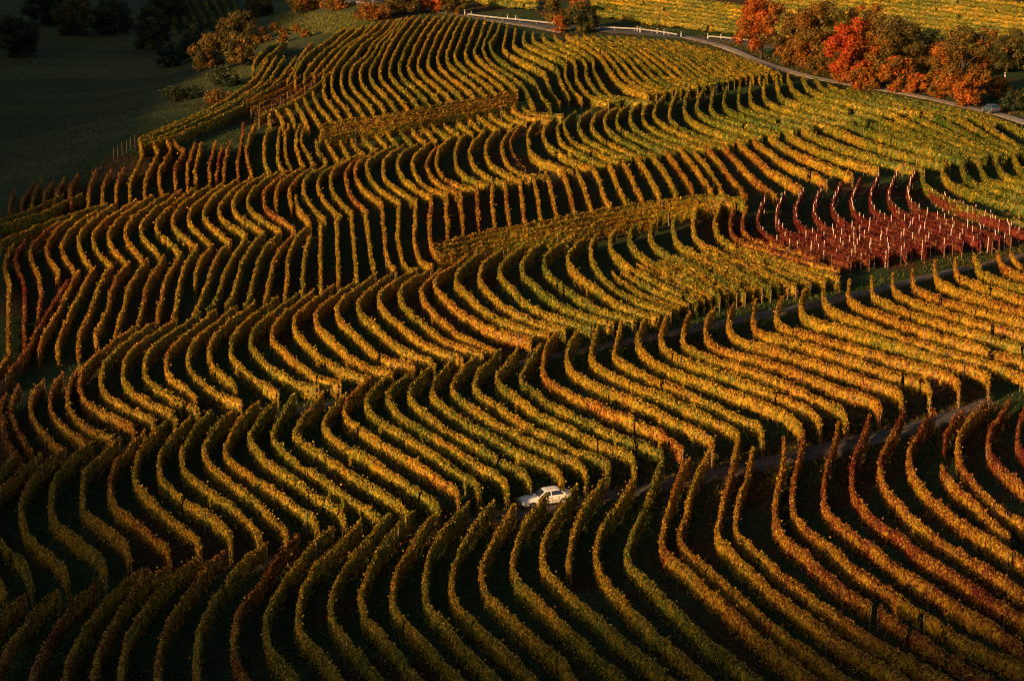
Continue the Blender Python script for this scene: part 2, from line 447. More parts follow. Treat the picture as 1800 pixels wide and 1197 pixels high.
def hgt(x, y):
    x = np.asarray(x, float); y = np.asarray(y, float)
    z = TILT * y
    ys = [np.interp(x, ex, ey) for ex, ey in EDGES]
    rel = np.zeros_like(z)
    for a, b in zip(ys[:-1], ys[1:]):
        gap = np.maximum(b - a, 1.0)
        t = (y - a) / gap
        amp = np.clip(0.022 * gap, 0.05, 1.1) * np.clip(gap / 12, 0, 1)
        w = (t > 0) & (t < 1)
        rel = np.where(w, amp * 0.5 * (1 - np.cos(2 * np.pi * t)), rel)
    z = z + rel
    # banks: the ground drops away below the two farm roads
    for e, drop in ((1, 2.0), (2, 1.2)):
        d = ys[e] - y
        z = z - drop * smooth((d - 1.0) / 3.6) * (1 - smooth((d - 9.0) / 22.0))
    # raised strips planted along the contour
    for sx, sy, hh, sg in STRIPS:
        w = smooth((x - sx[0]) / 8 + 1) * smooth((sx[-1] - x) / 8 + 1)
        z = z + hh * w * np.exp(-((y - np.interp(x, sx, sy)) / sg) ** 2)
    # gentle unevenness
    z = z + 0.16 * np.sin(x * 0.21 + 1.3) * np.sin(y * 0.17 + 0.4) + 0.25 * np.sin(x * 0.05 + y * 0.031)
    # beyond the far road the ground levels out
    z = z - TILT * 0.35 * np.maximum(y - 520, 0)
    # valley to the far left, behind the crest of the vineyard
    crest = np.interp(y, [120, 250, 300, 350, 400, 480, 700], [-95, -72, -64, -47, -36, -22, 0])
    m = smooth((crest - x) / 45.0) * smooth((y - 235) / 60)
    z = z - 9.0 * m
    # unseen hill added at the left to cast shade, and the slope the camera stands on
    xe = -0.25 * y - SHADE_HILL_GAP
    top = np.interp(y, SHADE_HILL_Y, SHADE_HILL_H)
    z = z + top * smooth((xe - x) / 90.0)
    near = 66.3 - 0.47 * np.maximum(y, 0)
    near = np.where(y < -60, 66.3 + (y + 60) * 0.12, near)
    near = near + SHADE_RIDGE * np.exp(-((y + 10) / 60.0) ** 2) * smooth((-35 - x) / 70.0)
    d = near - z
    z = np.where(d > 0, z + d - 3 * (1 - np.exp(-np.maximum(d, 0) / 3)), z)
    return z

SHADE_HILL_GAP = 12.0
SHADE_RIDGE = -0.3  # height change of the unseen camera slope, set to shade the foreground
SHADE_HILL_Y = [-100, 30, 70, 100, 130, 170, 210, 250, 300, 420, 600, 900]
SHADE_HILL_H = [28, 33, 38, 36, 32, 32, 36, 42, 52, 63, 66, 50]  # crest of the added hill, set by how far its shade reaches

def ground_at(u, v, h=0.0, it=110):
    """points of the terrain (raised by h) seen at pixels u, v"""
    u = np.atleast_1d(np.asarray(u, float)); v = np.atleast_1d(np.asarray(v, float))
    gx, gz = rays(u, v)
    _, y = on_plane(u, v, h)
    for _ in range(it):
        z = hgt(gx * y, y) + h
        err = (CAM_Z + gz * y) - z             # > 0: the ray is still above the ground
        y = y + 0.32 * err / (TILT - gz)
    x = gx * y
    return np.stack([x, y, hgt(x, y)], 1)

def gp(u, v, h=0.0):
    return Vector(ground_at(u, v, h)[0])

# ---------------------------------------------------------------- helpers
def tag(o, label, cat, group=None):
    o['label'] = label
    o['category'] = cat
    if group:
        o['group'] = group
    return o

def link(name, data, parent=None, loc=None):
    o = bpy.data.objects.new(name, data)
    COL.objects.link(o)
    if parent is not None:
        o.parent = parent
    if loc is not None:
        o.location = loc
    return o

def empty(name, loc, rz=0.0):
    o = link(name, None, None, loc)
    o.empty_display_size = 0.5
    o.rotation_euler = (0, 0, rz)
    return o

def fast_mesh(name, V, Q, mat, attrs=None, smooth_shade=False):
    """V (n,3); Q (m,4) quads or (m,3) triangles"""
    me = bpy.data.meshes.new(name)
    V = np.ascontiguousarray(V, np.float32); Q = np.ascontiguousarray(Q, np.int32)
    m, k = Q.shape
    me.vertices.add(len(V)); me.vertices.foreach_set('co', V.ravel())
    me.loops.add(m * k); me.loops.foreach_set('vertex_index', Q.ravel())
    me.polygons.add(m); me.polygons.foreach_set('loop_start', np.arange(0, m * k, k, dtype=np.int32))
    me.update(calc_edges=True)
    if attrs:
        for an, arr in attrs.items():
            a = me.attributes.new(an, 'FLOAT', 'FACE')
            a.data.foreach_set('value', np.ascontiguousarray(arr, np.float32))
    if smooth_shade:
        me.polygons.foreach_set('use_smooth', np.ones(m, bool))
    me.materials.append(mat)
    return me

def bm_mesh(name, bm, mat, smooth_shade=False):
    me = bpy.data.meshes.new(name)
    bmesh.ops.recalc_face_normals(bm, faces=bm.faces[:])
    bm.to_mesh(me); bm.free()
    if smooth_shade:
        for p in me.polygons:
            p.use_smooth = True
    me.materials.append(mat)
    return me

def box(bm, x0, x1, y0, y1, z0, z1, M=None):
    vs = [bm.verts.new((x, y, z)) for z in (z0, z1) for x, y in ((x0, y0), (x1, y0), (x1, y1), (x0, y1))]
    if M is not None:
        for q in vs:
            q.co = M @ q.co
    for f in ((0, 3, 2, 1), (4, 5, 6, 7), (0, 1, 5, 4), (1, 2, 6, 5), (2, 3, 7, 6), (3, 0, 4, 7)):
        bm.faces.new([vs[i] for i in f])
    return vs

def tube(bm, pts, radii, n=6):
    rings = []
    for i, p in enumerate(pts):
        p = Vector(p)
        d = (Vector(pts[min(i + 1, len(pts) - 1)]) - Vector(pts[max(i - 1, 0)])).normalized()
        a = d.cross(Vector((0.31, 0.87, 0.2))).normalized(); b = d.cross(a)
        rings.append([bm.verts.new(p + (a * math.cos(t) + b * math.sin(t)) * radii[i])
                      for t in [2 * math.pi * j / n for j in range(n)]])
    for r0, r1 in zip(rings[:-1], rings[1:]):
        for j in range(n):
            bm.faces.new((r0[j], r0[(j + 1) % n], r1[(j + 1) % n], r1[j]))
    bm.faces.new(rings[-1]); bm.faces.new(rings[0][::-1])

# ---------------------------------------------------------------- materials
def mat_new(name):
    m = bpy.data.materials.new(name)
    m.use_nodes = True
    nt = m.node_tree
    return m, nt, nt.nodes['Principled BSDF']

def simple(name, col, rough=0.7, metal=0.0, var=0.0, scale=6.0, spec=None):
    m, nt, b = mat_new(name)
    b.inputs['Roughness'].default_value = rough
    b.inputs['Metallic'].default_value = metal
    if spec is not None:
        b.inputs['Specular IOR Level'].default_value = spec
    if var > 0:
        tc = nt.nodes.new('ShaderNodeTexCoord')
        n = nt.nodes.new('ShaderNodeTexNoise'); n.inputs['Scale'].default_value = scale; n.inputs['Detail'].default_value = 5
        r = nt.nodes.new('ShaderNodeValToRGB')
        r.color_ramp.elements[0].position = 0.3; r.color_ramp.elements[1].position = 0.7
        r.color_ramp.elements[0].color = tuple(c * (1 - var) for c in col) + (1,)
        r.color_ramp.elements[1].color = tuple(min(1, c * (1 + var)) for c in col) + (1,)
        nt.links.new(tc.outputs['Object'], n.inputs['Vector'])
        nt.links.new(n.outputs['Fac'], r.inputs[0])
        nt.links.new(r.outputs[0], b.inputs['Base Color'])
    else:
        b.inputs['Base Color'].default_value = tuple(col) + (1,)
    return m

def leaf_material(name, stops, transl=0.15):
    m, nt, b = mat_new(name)
    at = nt.nodes.new('ShaderNodeAttribute'); at.attribute_name = 'hue'
    av = nt.nodes.new('ShaderNodeAttribute'); av.attribute_name = 'val'
    rp = nt.nodes.new('ShaderNodeValToRGB')
    cr = rp.color_ramp
    while len(cr.elements) < len(stops):
        cr.elements.new(0.5)
    for e, (p, c) in zip(cr.elements, stops):
        e.position = p; e.color = tuple(c) + (1,)
    mx = nt.nodes.new('ShaderNodeMix'); mx.data_type = 'RGBA'; mx.blend_type = 'MULTIPLY'
    mx.inputs[0].default_value = 1.0
    nt.links.new(at.outputs['Fac'], rp.inputs[0])
    nt.links.new(rp.outputs[0], mx.inputs[6])
    nt.links.new(av.outputs['Fac'], mx.inputs[7])
    nt.links.new(mx.outputs[2], b.inputs['Base Color'])
    b.inputs['Roughness'].default_value = 0.6
    b.inputs['Specular IOR Level'].default_value = 0.25
    tr = nt.nodes.new('ShaderNodeBsdfTranslucent')
    nt.links.new(mx.outputs[2], tr.inputs['Color'])
    ms = nt.nodes.new('ShaderNodeMixShader'); ms.inputs[0].default_value = transl
    out = nt.nodes['Material Output']
    nt.links.new(b.outputs[0], ms.inputs[1]); nt.links.new(tr.outputs[0], ms.inputs[2])
    nt.links.new(ms.outputs[0], out.inputs[0])
    return m

M_VINE = leaf_material('vine_leaves', [
    (0.0, (0.020, 0.055, 0.008)), (0.28, (0.075, 0.110, 0.008)), (0.46, (0.21, 0.18, 0.012)),
    (0.62, (0.50, 0.29, 0.014)), (0.76, (0.38, 0.155, 0.014)), (0.88, (0.17, 0.050, 0.010)), (1.0, (0.145, 0.012, 0.010))])
M_TREE = leaf_material('tree_leaves', [
    (0.0, (0.010, 0.030, 0.014)), (0.25, (0.050, 0.055, 0.010)), (0.45, (0.14, 0.085, 0.010)),
    (0.62, (0.33, 0.11, 0.008)), (0.80, (0.44, 0.075, 0.008)), (1.0, (0.34, 0.022, 0.008))])
M_GRASS = leaf_material('grass_blades', [
    (0.0, (0.012, 0.035, 0.010)), (0.5, (0.040, 0.065, 0.012)), (1.0, (0.24, 0.21, 0.03))], 0.15)
M_POST = simple('weathered_post', (0.24, 0.17, 0.11), 0.8, 0, 0.35, 3)
M_STAKE = simple('pale_stake', (0.74, 0.62, 0.50), 0.7, 0, 0.15, 3)
M_WOOD = simple('vine_wood', (0.10, 0.06, 0.035), 0.9, 0, 0.4, 8)
M_BARK = simple('bark', (0.06, 0.045, 0.032), 0.9, 0, 0.4, 4)

def ground_material():
    m, nt, b = mat_new('hillside_ground')
    N = nt.nodes.new; L = nt.links.new
    tc = N('ShaderNodeTexCoord')
    n1 = N('ShaderNodeTexNoise'); n1.inputs['Scale'].default_value = 0.09; n1.inputs['Detail'].default_value = 8
    n2 = N('ShaderNodeTexNoise'); n2.inputs['Scale'].default_value = 1.7; n2.inputs['Detail'].default_value = 8; n2.inputs['Roughness'].default_value = 0.7
    n3 = N('ShaderNodeTexNoise'); n3.inputs['Scale'].default_value = 0.35; n3.inputs['Detail'].default_value = 4
    for n in (n1, n2, n3):
        L(tc.outputs['Object'], n.inputs['Vector'])
    g = N('ShaderNodeValToRGB')
    g.color_ramp.elements[0].position = 0.35; g.color_ramp.elements[1].position = 0.68
    g.color_ramp.elements[0].color = (0.016, 0.036, 0.015, 1); g.color_ramp.elements[1].color = (0.050, 0.080, 0.020, 1)
    L(n2.outputs['Fac'], g.inputs[0])
    s = N('ShaderNodeValToRGB')
    s.color_ramp.elements[0].position = 0.35; s.color_ramp.elements[1].position = 0.7
    s.color_ramp.elements[0].color = (0.030, 0.018, 0.010, 1); s.color_ramp.elements[1].color = (0.11, 0.055, 0.022, 1)
    L(n2.outputs['Fac'], s.inputs[0])
    f = N('ShaderNodeValToRGB')
    f.color_ramp.elements[0].position = 0.50; f.color_ramp.elements[1].position = 0.62
    L(n1.outputs['Fac'], f.inputs[0])
    mx = N('ShaderNodeMix'); mx.data_type = 'RGBA'
    L(f.outputs[0], mx.inputs[0]); L(g.outputs[0], mx.inputs[6]); L(s.outputs[0], mx.inputs[7])
    # mown meadow on the valley slope: lighter grass in soft bands
    am = N('ShaderNodeAttribute'); am.attribute_name = 'meadow'
    mp = N('ShaderNodeMapping'); mp.inputs['Rotation'].default_value = (0, 0, 0.5); mp.inputs['Scale'].default_value = (0.012, 0.11, 0.05)
    L(tc.outputs['Object'], mp.inputs['Vector'])
    n4 = N('ShaderNodeTexNoise'); n4.inputs['Scale'].default_value = 1.0; n4.inputs['Detail'].default_value = 6
    L(mp.outputs[0], n4.inputs['Vector'])
    mg = N('ShaderNodeValToRGB')
    mg.color_ramp.elements[0].position = 0.35; mg.color_ramp.elements[1].position = 0.65
    mg.color_ramp.elements[0].color = (0.035, 0.050, 0.020, 1); mg.color_ramp.elements[1].color = (0.085, 0.095, 0.030, 1)
    L(n4.outputs['Fac'], mg.inputs[0])
    mm = N('ShaderNodeMix'); mm.data_type = 'RGBA'
    L(am.outputs['Fac'], mm.inputs[0]); L(mx.outputs[2], mm.inputs[6]); L(mg.outputs[0], mm.inputs[7])
    L(mm.outputs[2], b.inputs['Base Color'])
    b.inputs['Roughness'].default_value = 0.95
    b.inputs['Specular IOR Level'].default_value = 0.1
    bp = N('ShaderNodeBump'); bp.inputs['Strength'].default_value = 0.6; bp.inputs['Distance'].default_value = 0.12
    L(n2.outputs['Fac'], bp.inputs['Height']); L(bp.outputs[0], b.inputs['Normal'])
    return m
M_GROUND = ground_material()

def road_material(name, c0, c1):
    m, nt, b = mat_new(name)
    N = nt.nodes.new; L = nt.links.new
    tc = N('ShaderNodeTexCoord')
    n = N('ShaderNodeTexNoise'); n.inputs['Scale'].default_value = 1.2; n.inputs['Detail'].default_value = 9; n.inputs['Roughness'].default_value = 0.7
    L(tc.outputs['Object'], n.inputs['Vector'])
    r = N('ShaderNodeValToRGB'); r.color_ramp.elements[0].position = 0.3; r.color_ramp.elements[1].position = 0.72
    r.color_ramp.elements[0].color = tuple(c0) + (1,); r.color_ramp.elements[1].color = tuple(c1) + (1,)
    L(n.outputs['Fac'], r.inputs[0]); L(r.outputs[0], b.inputs['Base Color'])
    b.inputs['Roughness'].default_value = 0.85
    bp = N('ShaderNodeBump'); bp.inputs['Strength'].default_value = 0.4; bp.inputs['Distance'].default_value = 0.03
    L(n.outputs['Fac'], bp.inputs['Height']); L(bp.outputs[0], b.inputs['Normal'])
    return m
M_TRACK = road_material('concrete_track', (0.050, 0.045, 0.038), (0.14, 0.122, 0.105))
M_LANE = road_material('pale_lane', (0.18, 0.15, 0.125), (0.33, 0.28, 0.24))
M_ROAD = road_material('asphalt', (0.04, 0.04, 0.042), (0.075, 0.073, 0.07))

# ---------------------------------------------------------------- hillside
def axis(parts):
    out = []
    for a, b, s in parts:
        out.append(np.arange(a, b, s))
    return np.concatenate(out + [[parts[-1][1]]])
gy = axis([(-400, -60, 20), (-60, 100, 5), (100, 260, 1.5), (260, 480, 2.6), (480, 700, 8), (700, 2400, 60)])
gu = axis([(-9, -1.6, 0.15), (-1.6, -0.36, 0.03), (-0.36, 0.36, 0.008), (0.36, 1.6, 0.05), (1.6, 9, 0.3)])
YY, UU = np.meshgrid(gy, gu, indexing='ij')
XX = UU * (np.abs(YY) * 0.75 + 60)
ZZ = hgt(XX, YY)
nr, nc = XX.shape
idx = np.arange(nr * nc).reshape(nr, nc)
Q = np.stack([idx[:-1, :-1], idx[:-1, 1:], idx[1:, 1:], idx[1:, :-1]], -1).reshape(-1, 4)
fx = (XX[:-1, :-1] + XX[1:, 1:]) / 2; fy = (YY[:-1, :-1] + YY[1:, 1:]) / 2
MEADOW = (smooth((np.interp(fy, [120, 250, 300, 350, 400, 480, 700], [-95, -66, -60, -45, -34, -20, 0]) - fx) / 10.0) * smooth((fy - 200) / 40)).ravel()
g_me = fast_mesh('hillside', np.stack([XX, YY, ZZ], -1).reshape(-1, 3), Q, M_GROUND, {'meadow': MEADOW}, smooth_shade=True)
g_o = link('hillside', g_me)
g_o['kind'] = 'structure'

# ---------------------------------------------------------------- roads
def parse(s):
    return [np.array([[float(a) for a in p.split(',')] for p in ln.split()]) for ln in s.strip().splitlines()]

def catmull(P, step):
    """resample a polyline as a Catmull-Rom spline, about one point every step units"""
    P = np.asarray(P, float)
    if len(P) < 3:
        n = max(2, int(np.linalg.norm(P[-1] - P[0]) / step))
        return np.linspace(P[0], P[-1], n)
    A = np.vstack([2 * P[0] - P[1], P, 2 * P[-1] - P[-2]])
    out = []
    for i in range(1, len(A) - 2):
        p0, p1, p2, p3 = A[i - 1], A[i], A[i + 1], A[i + 2]
        n = max(2, int(np.linalg.norm(p2 - p1) / step))
        t = np.linspace(0, 1, n, endpoint=False)[:, None]
        out.append(0.5 * (2 * p1 + (p2 - p0) * t + (2 * p0 - 5 * p1 + 4 * p2 - p3) * t ** 2 + (3 * p1 - p0 - 3 * p2 + p3) * t ** 3))
    out.append(A[-2:-1])
    return np.vstack(out)

def resample(P, n=None, step=None):
    d = np.concatenate([[0], np.cumsum(np.linalg.norm(np.diff(P, axis=0), axis=1))])
    if n is None:
        n = max(3, int(d[-1] / step) + 1)
    s = np.linspace(0, d[-1], n)
    return np.stack([np.interp(s, d, P[:, k]) for k in range(P.shape[1])], 1)

def road(name, px, width, mat, lift=0.06):
    P = catmull(parse(px)[0], 12)
    G = ground_at(P[:, 0], P[:, 1])[:, :2]
    G = resample(G, step=1.2)
    k = np.ones(7) / 7
    for _ in range(3):
        G[3:-3] = np.stack([np.convolve(G[:, c], k, 'valid') for c in (0, 1)], 1)
    T = np.gradient(G, axis=0); T /= np.linalg.norm(T, axis=1)[:, None]
    Nn = np.stack([-T[:, 1], T[:, 0]], 1)
    zc = hgt(G[:, 0], G[:, 1])
    rng = np.random.default_rng(3)
    rows = []
    for f in (-0.5, -0.46, -0.2, 0, 0.2, 0.46, 0.5):
        w = width * f * (1 + (0.08 * np.convolve(rng.normal(size=len(G) + 8), np.ones(9) / 3, 'valid') if abs(f) > 0.4 else 0))
        p = G + Nn * np.asarray(w)[..., None] if np.ndim(w) else G + Nn * w
        zz = np.maximum(hgt(p[:, 0], p[:, 1]), zc - 0.25) + (lift if abs(f) < 0.49 else -0.15)
        rows.append(np.concatenate([p, zz[:, None]], 1))
    V = np.stack(rows, 1)
    n, c = V.shape[:2]
    ii = np.arange(n * c).reshape(n, c)
    Q = np.stack([ii[:-1, :-1], ii[1:, :-1], ii[1:, 1:], ii[:-1, 1:]], -1).reshape(-1, 4)
    o = link(name, fast_mesh(name, V.reshape(-1, 3), Q, mat, smooth_shade=True))
    o['kind'] = 'structure'
    return G

LOWER = road('lower_farm_road', "1740,705 1700,722 1668,733 1610,750 1550,765 1493,778 1433,790 1357,810 1263,833 1175,850 1075,870 1020,883 972,893 873,909 733,937 600,965 520,981 440,995", 2.1, M_TRACK)
UPPER = road('upper_farm_road', "1900,425 1793,452 1733,463 1697,472 1667,480 1627,488 1593,497 1557,507 1517,515 1473,525 1430,535 1397,543 1347,552 1307,560 1226,577 1188,584 1148,592 1108,601 1066,607 1023,616 930,635 760,672 580,712 450,738 330,764 215,791 180,800", 1.6, M_TRACK)
LANE = road('pale_lane', "1205,66 1225,70 1263,78 1300,93 1338,110 1388,125 1430,138 1500,149 1573,161 1625,172 1688,185 1740,197 1790,212 1850,232", 2.7, M_LANE)
MAIN = road('valley_road', "560,-12 656,6 740,14 820,27 863,33 915,39 973,46 1050,52 1100,55 1160,61 1195,65 1228,67 1250,69 1320,77 1400,88 1480,97", 5.0, M_ROAD)
SPUR = road('turnout_lane', "860,36 905,42 950,50 990,57", 2.6, M_LANE)

# ---------------------------------------------------------------- vine rows
def noise1(n_len, step, rng):
    k = int(n_len / step) + 3
    vals = rng.normal(size=k)
    return lambda s: np.interp(s / step, np.arange(k), vals)

def leaves(C, Nrm, size, hue, val, rng):
    """facets of leaf size around centres C, facing roughly Nrm"""
    n = len(C)
    Nn = Nrm + rng.normal(scale=0.45, size=(n, 3))
    Nn /= np.linalg.norm(Nn, axis=1)[:, None] + 1e-9
    A = np.cross(Nn, rng.normal(size=(n, 3))); A /= np.linalg.norm(A, axis=1)[:, None] + 1e-9
    B = np.cross(Nn, A)
    s = (size * rng.uniform(0.6, 1.45, n))[:, None] * 0.68
    # a leaf this small is one pointed facet
    V = np.stack([C + A * s, C - A * s * 0.55 + B * s * 0.85, C - A * s * 0.55 - B * s * 0.85], 1).reshape(-1, 3)
    Q = np.arange(3 * n).reshape(n, 3)
    return V, Q, hue, val

HEDGE_TOP = 2.0
ROWS = []          # every row: dict(px, base points, band, hue, density, ...)

def add_row(P, band, hue, dens=1.0, width=0.155, stakes=0.0, hv=0.125, top=HEDGE_TOP):
    P = np.asarray(P, float)
    # rows that reach the border of the photograph run on beyond it
    for end in (0, -1):
        q = P[end]
        if q[0] > 1793 or q[1] > 1200 or (q[0] < -5 and end == -1 and False):
            d = q - P[1 if end == 0 else -2]
            d = d / (np.linalg.norm(d) + 1e-9)
            P = np.vstack([P, q + d * 70]) if end == -1 else np.vstack([q + d * 70, P])
    C = catmull(P, 5)
    G = ground_at(C[:, 0], C[:, 1], top - 0.05)[:, :2]
    G = resample(G, step=0.5)
    if len(G) > 9:
        k = np.array([1, 2, 3, 2, 1]) / 9
        G[2:-2] = np.stack([np.convolve(G[:, c], k, 'valid') for c in (0, 1)], 1)
    L = np.linalg.norm(np.diff(G, axis=0), axis=1).sum()
    vis = C[(C[:, 0] > 0) & (C[:, 0] < W_PX) & (C[:, 1] > 0) & (C[:, 1] < H_PX)]
    size = (np.linalg.norm(np.diff(vis, axis=0), axis=1).sum() if len(vis) > 1 else 0) / max(G[:, 1].mean(), 1)
    ROWS.append(dict(G=G, L=L, band=band, hue=hue, dens=dens, width=width, stakes=stakes, hv=hv, top=top, size=size,
                     u=float(C[:, 0].mean()), px=C))

def lerp_rows(guides):
    gs = [(i, resample(catmull(parse(s)[0], 4), n=30)) for i, s in guides]
    out = []
    for i in range(gs[0][0], gs[-1][0] + 1):
        for (a, PA), (b, PB) in zip(gs[:-1], gs[1:]):
            if a <= i <= b:
                t = (i - a) / (b - a)
                out.append(PA * (1 - t) + PB * t)
                break
    return out
rr = random.Random(5)
def hue_for(band, i, u):
    j = rr.gauss(0, 0.035)
    if band == 'B0':
        h = np.interp(u, [0, 250, 500, 1050, 1250, 1500, 1800], [0.78, 0.70, 0.52, 0.52, 0.68, 0.77, 0.83])  # brown leaves, pushed darker at the right to imitate the dim foreground
        if i in (8, 22, 24, 25, 26): h = 0.72
        if i == 21: h = 0.46
        return h + j
    if band == 'B1':
        h = np.interp(u, [0, 200, 450, 800, 1050, 1300, 1500, 1800], [0.66, 0.60, 0.50, 0.48, 0.55, 0.58, 0.64, 0.64])
        if i in (5, 15): h = 0.68
        if i == 24: h = 0.62
        return h + j
    if band == 'B2':
        h = np.interp(u, [0, 130, 200, 350, 450, 700, 760, 800, 950, 1030, 1300], [0.82, 0.80, 0.60, 0.56, 0.60, 0.58, 0.62, 0.60, 0.42, 0.50, 0.52])
        if i in (21, 22): h = 0.68
        if i >= 36: h = 0.76
        if i == 5: h = 0.66
        return h + j
    if band == 'BS': return 0.57
    if band == 'BF': return 0.55 + j
    if band == 'B3':
        h = np.interp(u, [0, 60, 120, 500, 650, 760, 960, 1150, 1300, 1600, 1800], [0.78, 0.82, 0.66, 0.54, 0.58, 0.70, 0.68, 0.60, 0.72, 0.45, 0.40])  # right end olive: dimness of the upper slope put into the leaf colour
        if i in (9, 16, 26): h = 0.70
        return h + j
    if band == 'B4':
        h = np.interp(u, [0, 100, 250, 500, 600, 900, 1050, 1300, 1800], [0.76, 0.66, 0.60, 0.60, 0.52, 0.58, 0.47, 0.42, 0.41])  # right end dulled towards olive to stand in for dimmer light
        if i in (15, 22, 23, 28, 29): h = 0.72
        return h + j
    return {'BT': 0.66, 'B5': 0.53, 'B6': 0.52, 'B7': 0.47, 'B7S': 0.72, 'B8': 0.74, 'B9': 0.50}[band] + j  # top blocks duller: their weaker light is carried by the hue

def add_band(name, rows, **kw):
    for i, P in enumerate(rows):
        add_row(P, name, hue_for(name, i, P[:, 0].mean()), **kw)

b0 = parse(B0)
for i, P in enumerate(b0):
    h = hue_for('B0', i, P[:, 0].mean())
    if i == 21:
        add_row(P, 'B0', h, dens=0.75, width=0.20, stakes=1.6)
    elif i >= len(b0) - 3:
        add_row(P, 'B0', h, dens=0.7, stakes=2.4)
    else:
        add_row(P, 'B0', h)
add_band('B1', parse(B1))
b2 = parse(B2)
for i, P in enumerate(b2):
    add_row(P, 'B2', hue_for('B2', i, P[:, 0].mean()), dens=0.6 if i < 5 else 1.0, stakes=2.0 if i < 5 else 0)
bs = parse(BS)[0]
for k, (v0, n0) in enumerate(((0, len(bs)), (9, 12), (18, 11), (26, 9))):
    add_row(bs[:n0] + np.array([2.0 * k, v0]), 'BS', 0.58 + 0.01 * k, top=2.1)
bf = [resample(catmull(P, 4), n=40) for P in b2[29:36]]
for PA, PB in zip(bf[:-1], bf[1:]):
    for t in (0.33, 0.67):
        Pm = PA * (1 - t) + PB * t
        add_row(Pm[15::4], 'BF', 0.53 + rr.gauss(0, 0.03), top=1.75)
b3 = parse(B3)
for i, P in enumerate(b3):
    if 44 <= i < len(b3) - 6:       # these run down to the edge of the red plot
        d = P[-1] - P[-2]; P = np.vstack([P, P[-1] + d / np.linalg.norm(d) * (14 if i < 46 else 26)])
    add_row(P, 'B3' if i < len(b3) - 6 else 'B3R', hue_for('B3', i, P[:, 0].mean()), dens=0.75 if i < 3 else 1.0)
fanA = resample(catmull(parse("1480,209 1540,232 1600,250 1660,268 1700,278")[0], 4), n=20)
fanB = resample(catmull(parse("1700,194 1730,215 1765,238 1795,255 1825,268")[0], 4), n=20)
for k in range(8):
    t = k / 7
    add_row(fanA * (1 - t) + fanB * t, 'B3F', 0.43 + rr.gauss(0, 0.04))  # olive hue stands in for weaker light on this slope
add_band('B4', parse(B4))
add_band('BT', parse(BT), dens=0.25, width=0.12)
add_band('B5', parse(B5))
add_band('B6', parse(B6A) + parse(B6L) + lerp_rows(B6G))
add_band('B7', parse(B7) + lerp_rows(B7G))
b7s = parse(B7S)[0]
for k in range(5):
    add_row(b7s + np.array([-1.0 * k, 5.6 * k]), 'B7S', (0.64, 0.67, 0.70, 0.67, 0.63)[k], top=1.9)
add_band('B8', parse(B8), dens=0.65)
add_band('B9', parse(B9))
for k in range(1, 6):
    add_row(np.array([(580, 128), (550, 155), (513, 180), (475, 195), (455, 205)], float)[0 if k < 3 else 1:] + np.array([-7.0 * k, -7.0 * k]), 'B9', 0.80, dens=0.45, width=0.12, stakes=6.0)
N_VINE = len(ROWS)
# the red-leaved plot with its pale stakes
redline = lambda u: np.interp(u, [1300, 1480, 1800, 1900], [500, 490, 441, 425])
red_px = []
for k in range(9):
    bx, by = 1347 + 33 * k, 345 - 6 * k
    red_px.append(np.array([(bx + a, by + b) for a, b in ((0, 0), (-11, 24), (-15, 46), (0, 66), (45, 84), (100, 101), (160, 120), (215, 134))]))
for k in range(7):
    bx, by = 1632 + 27 * k, 330 + 11 * k
    red_px.append(np.array([(bx + a, by + b) for a, b in ((0, 0), (12, 14), (40, 27), (80, 41), (130, 56))]))
fill = []
rs = [resample(catmull(P, 5), n=40) for P in red_px[:9]]
for PA, PB in zip(rs[:-1], rs[1:]):
    fill.append((PA * .5 + PB * .5)[11::3])
red_px = red_px[:9] + fill + red_px[9:]
for P in red_px:
    Pf = catmull(P, 6)
    Pf = Pf[(Pf[:, 1] + 24 < redline(Pf[:, 0])) & (Pf[:, 0] < 1830)]
    if len(Pf) > 6:
        add_row(Pf[::3], 'RED', 0.955 + rr.gauss(0, 0.012), dens=1.0, width=0.17, stakes=1.8, hv=0.035, top=1.6)

order = sorted(range(N_VINE), key=lambda i: -ROWS[i]['size'])
SINGLE = set(order[:296]) | set(range(N_VINE, len(ROWS)))
TOTAL_L = sum(r['L'] for r in ROWS)

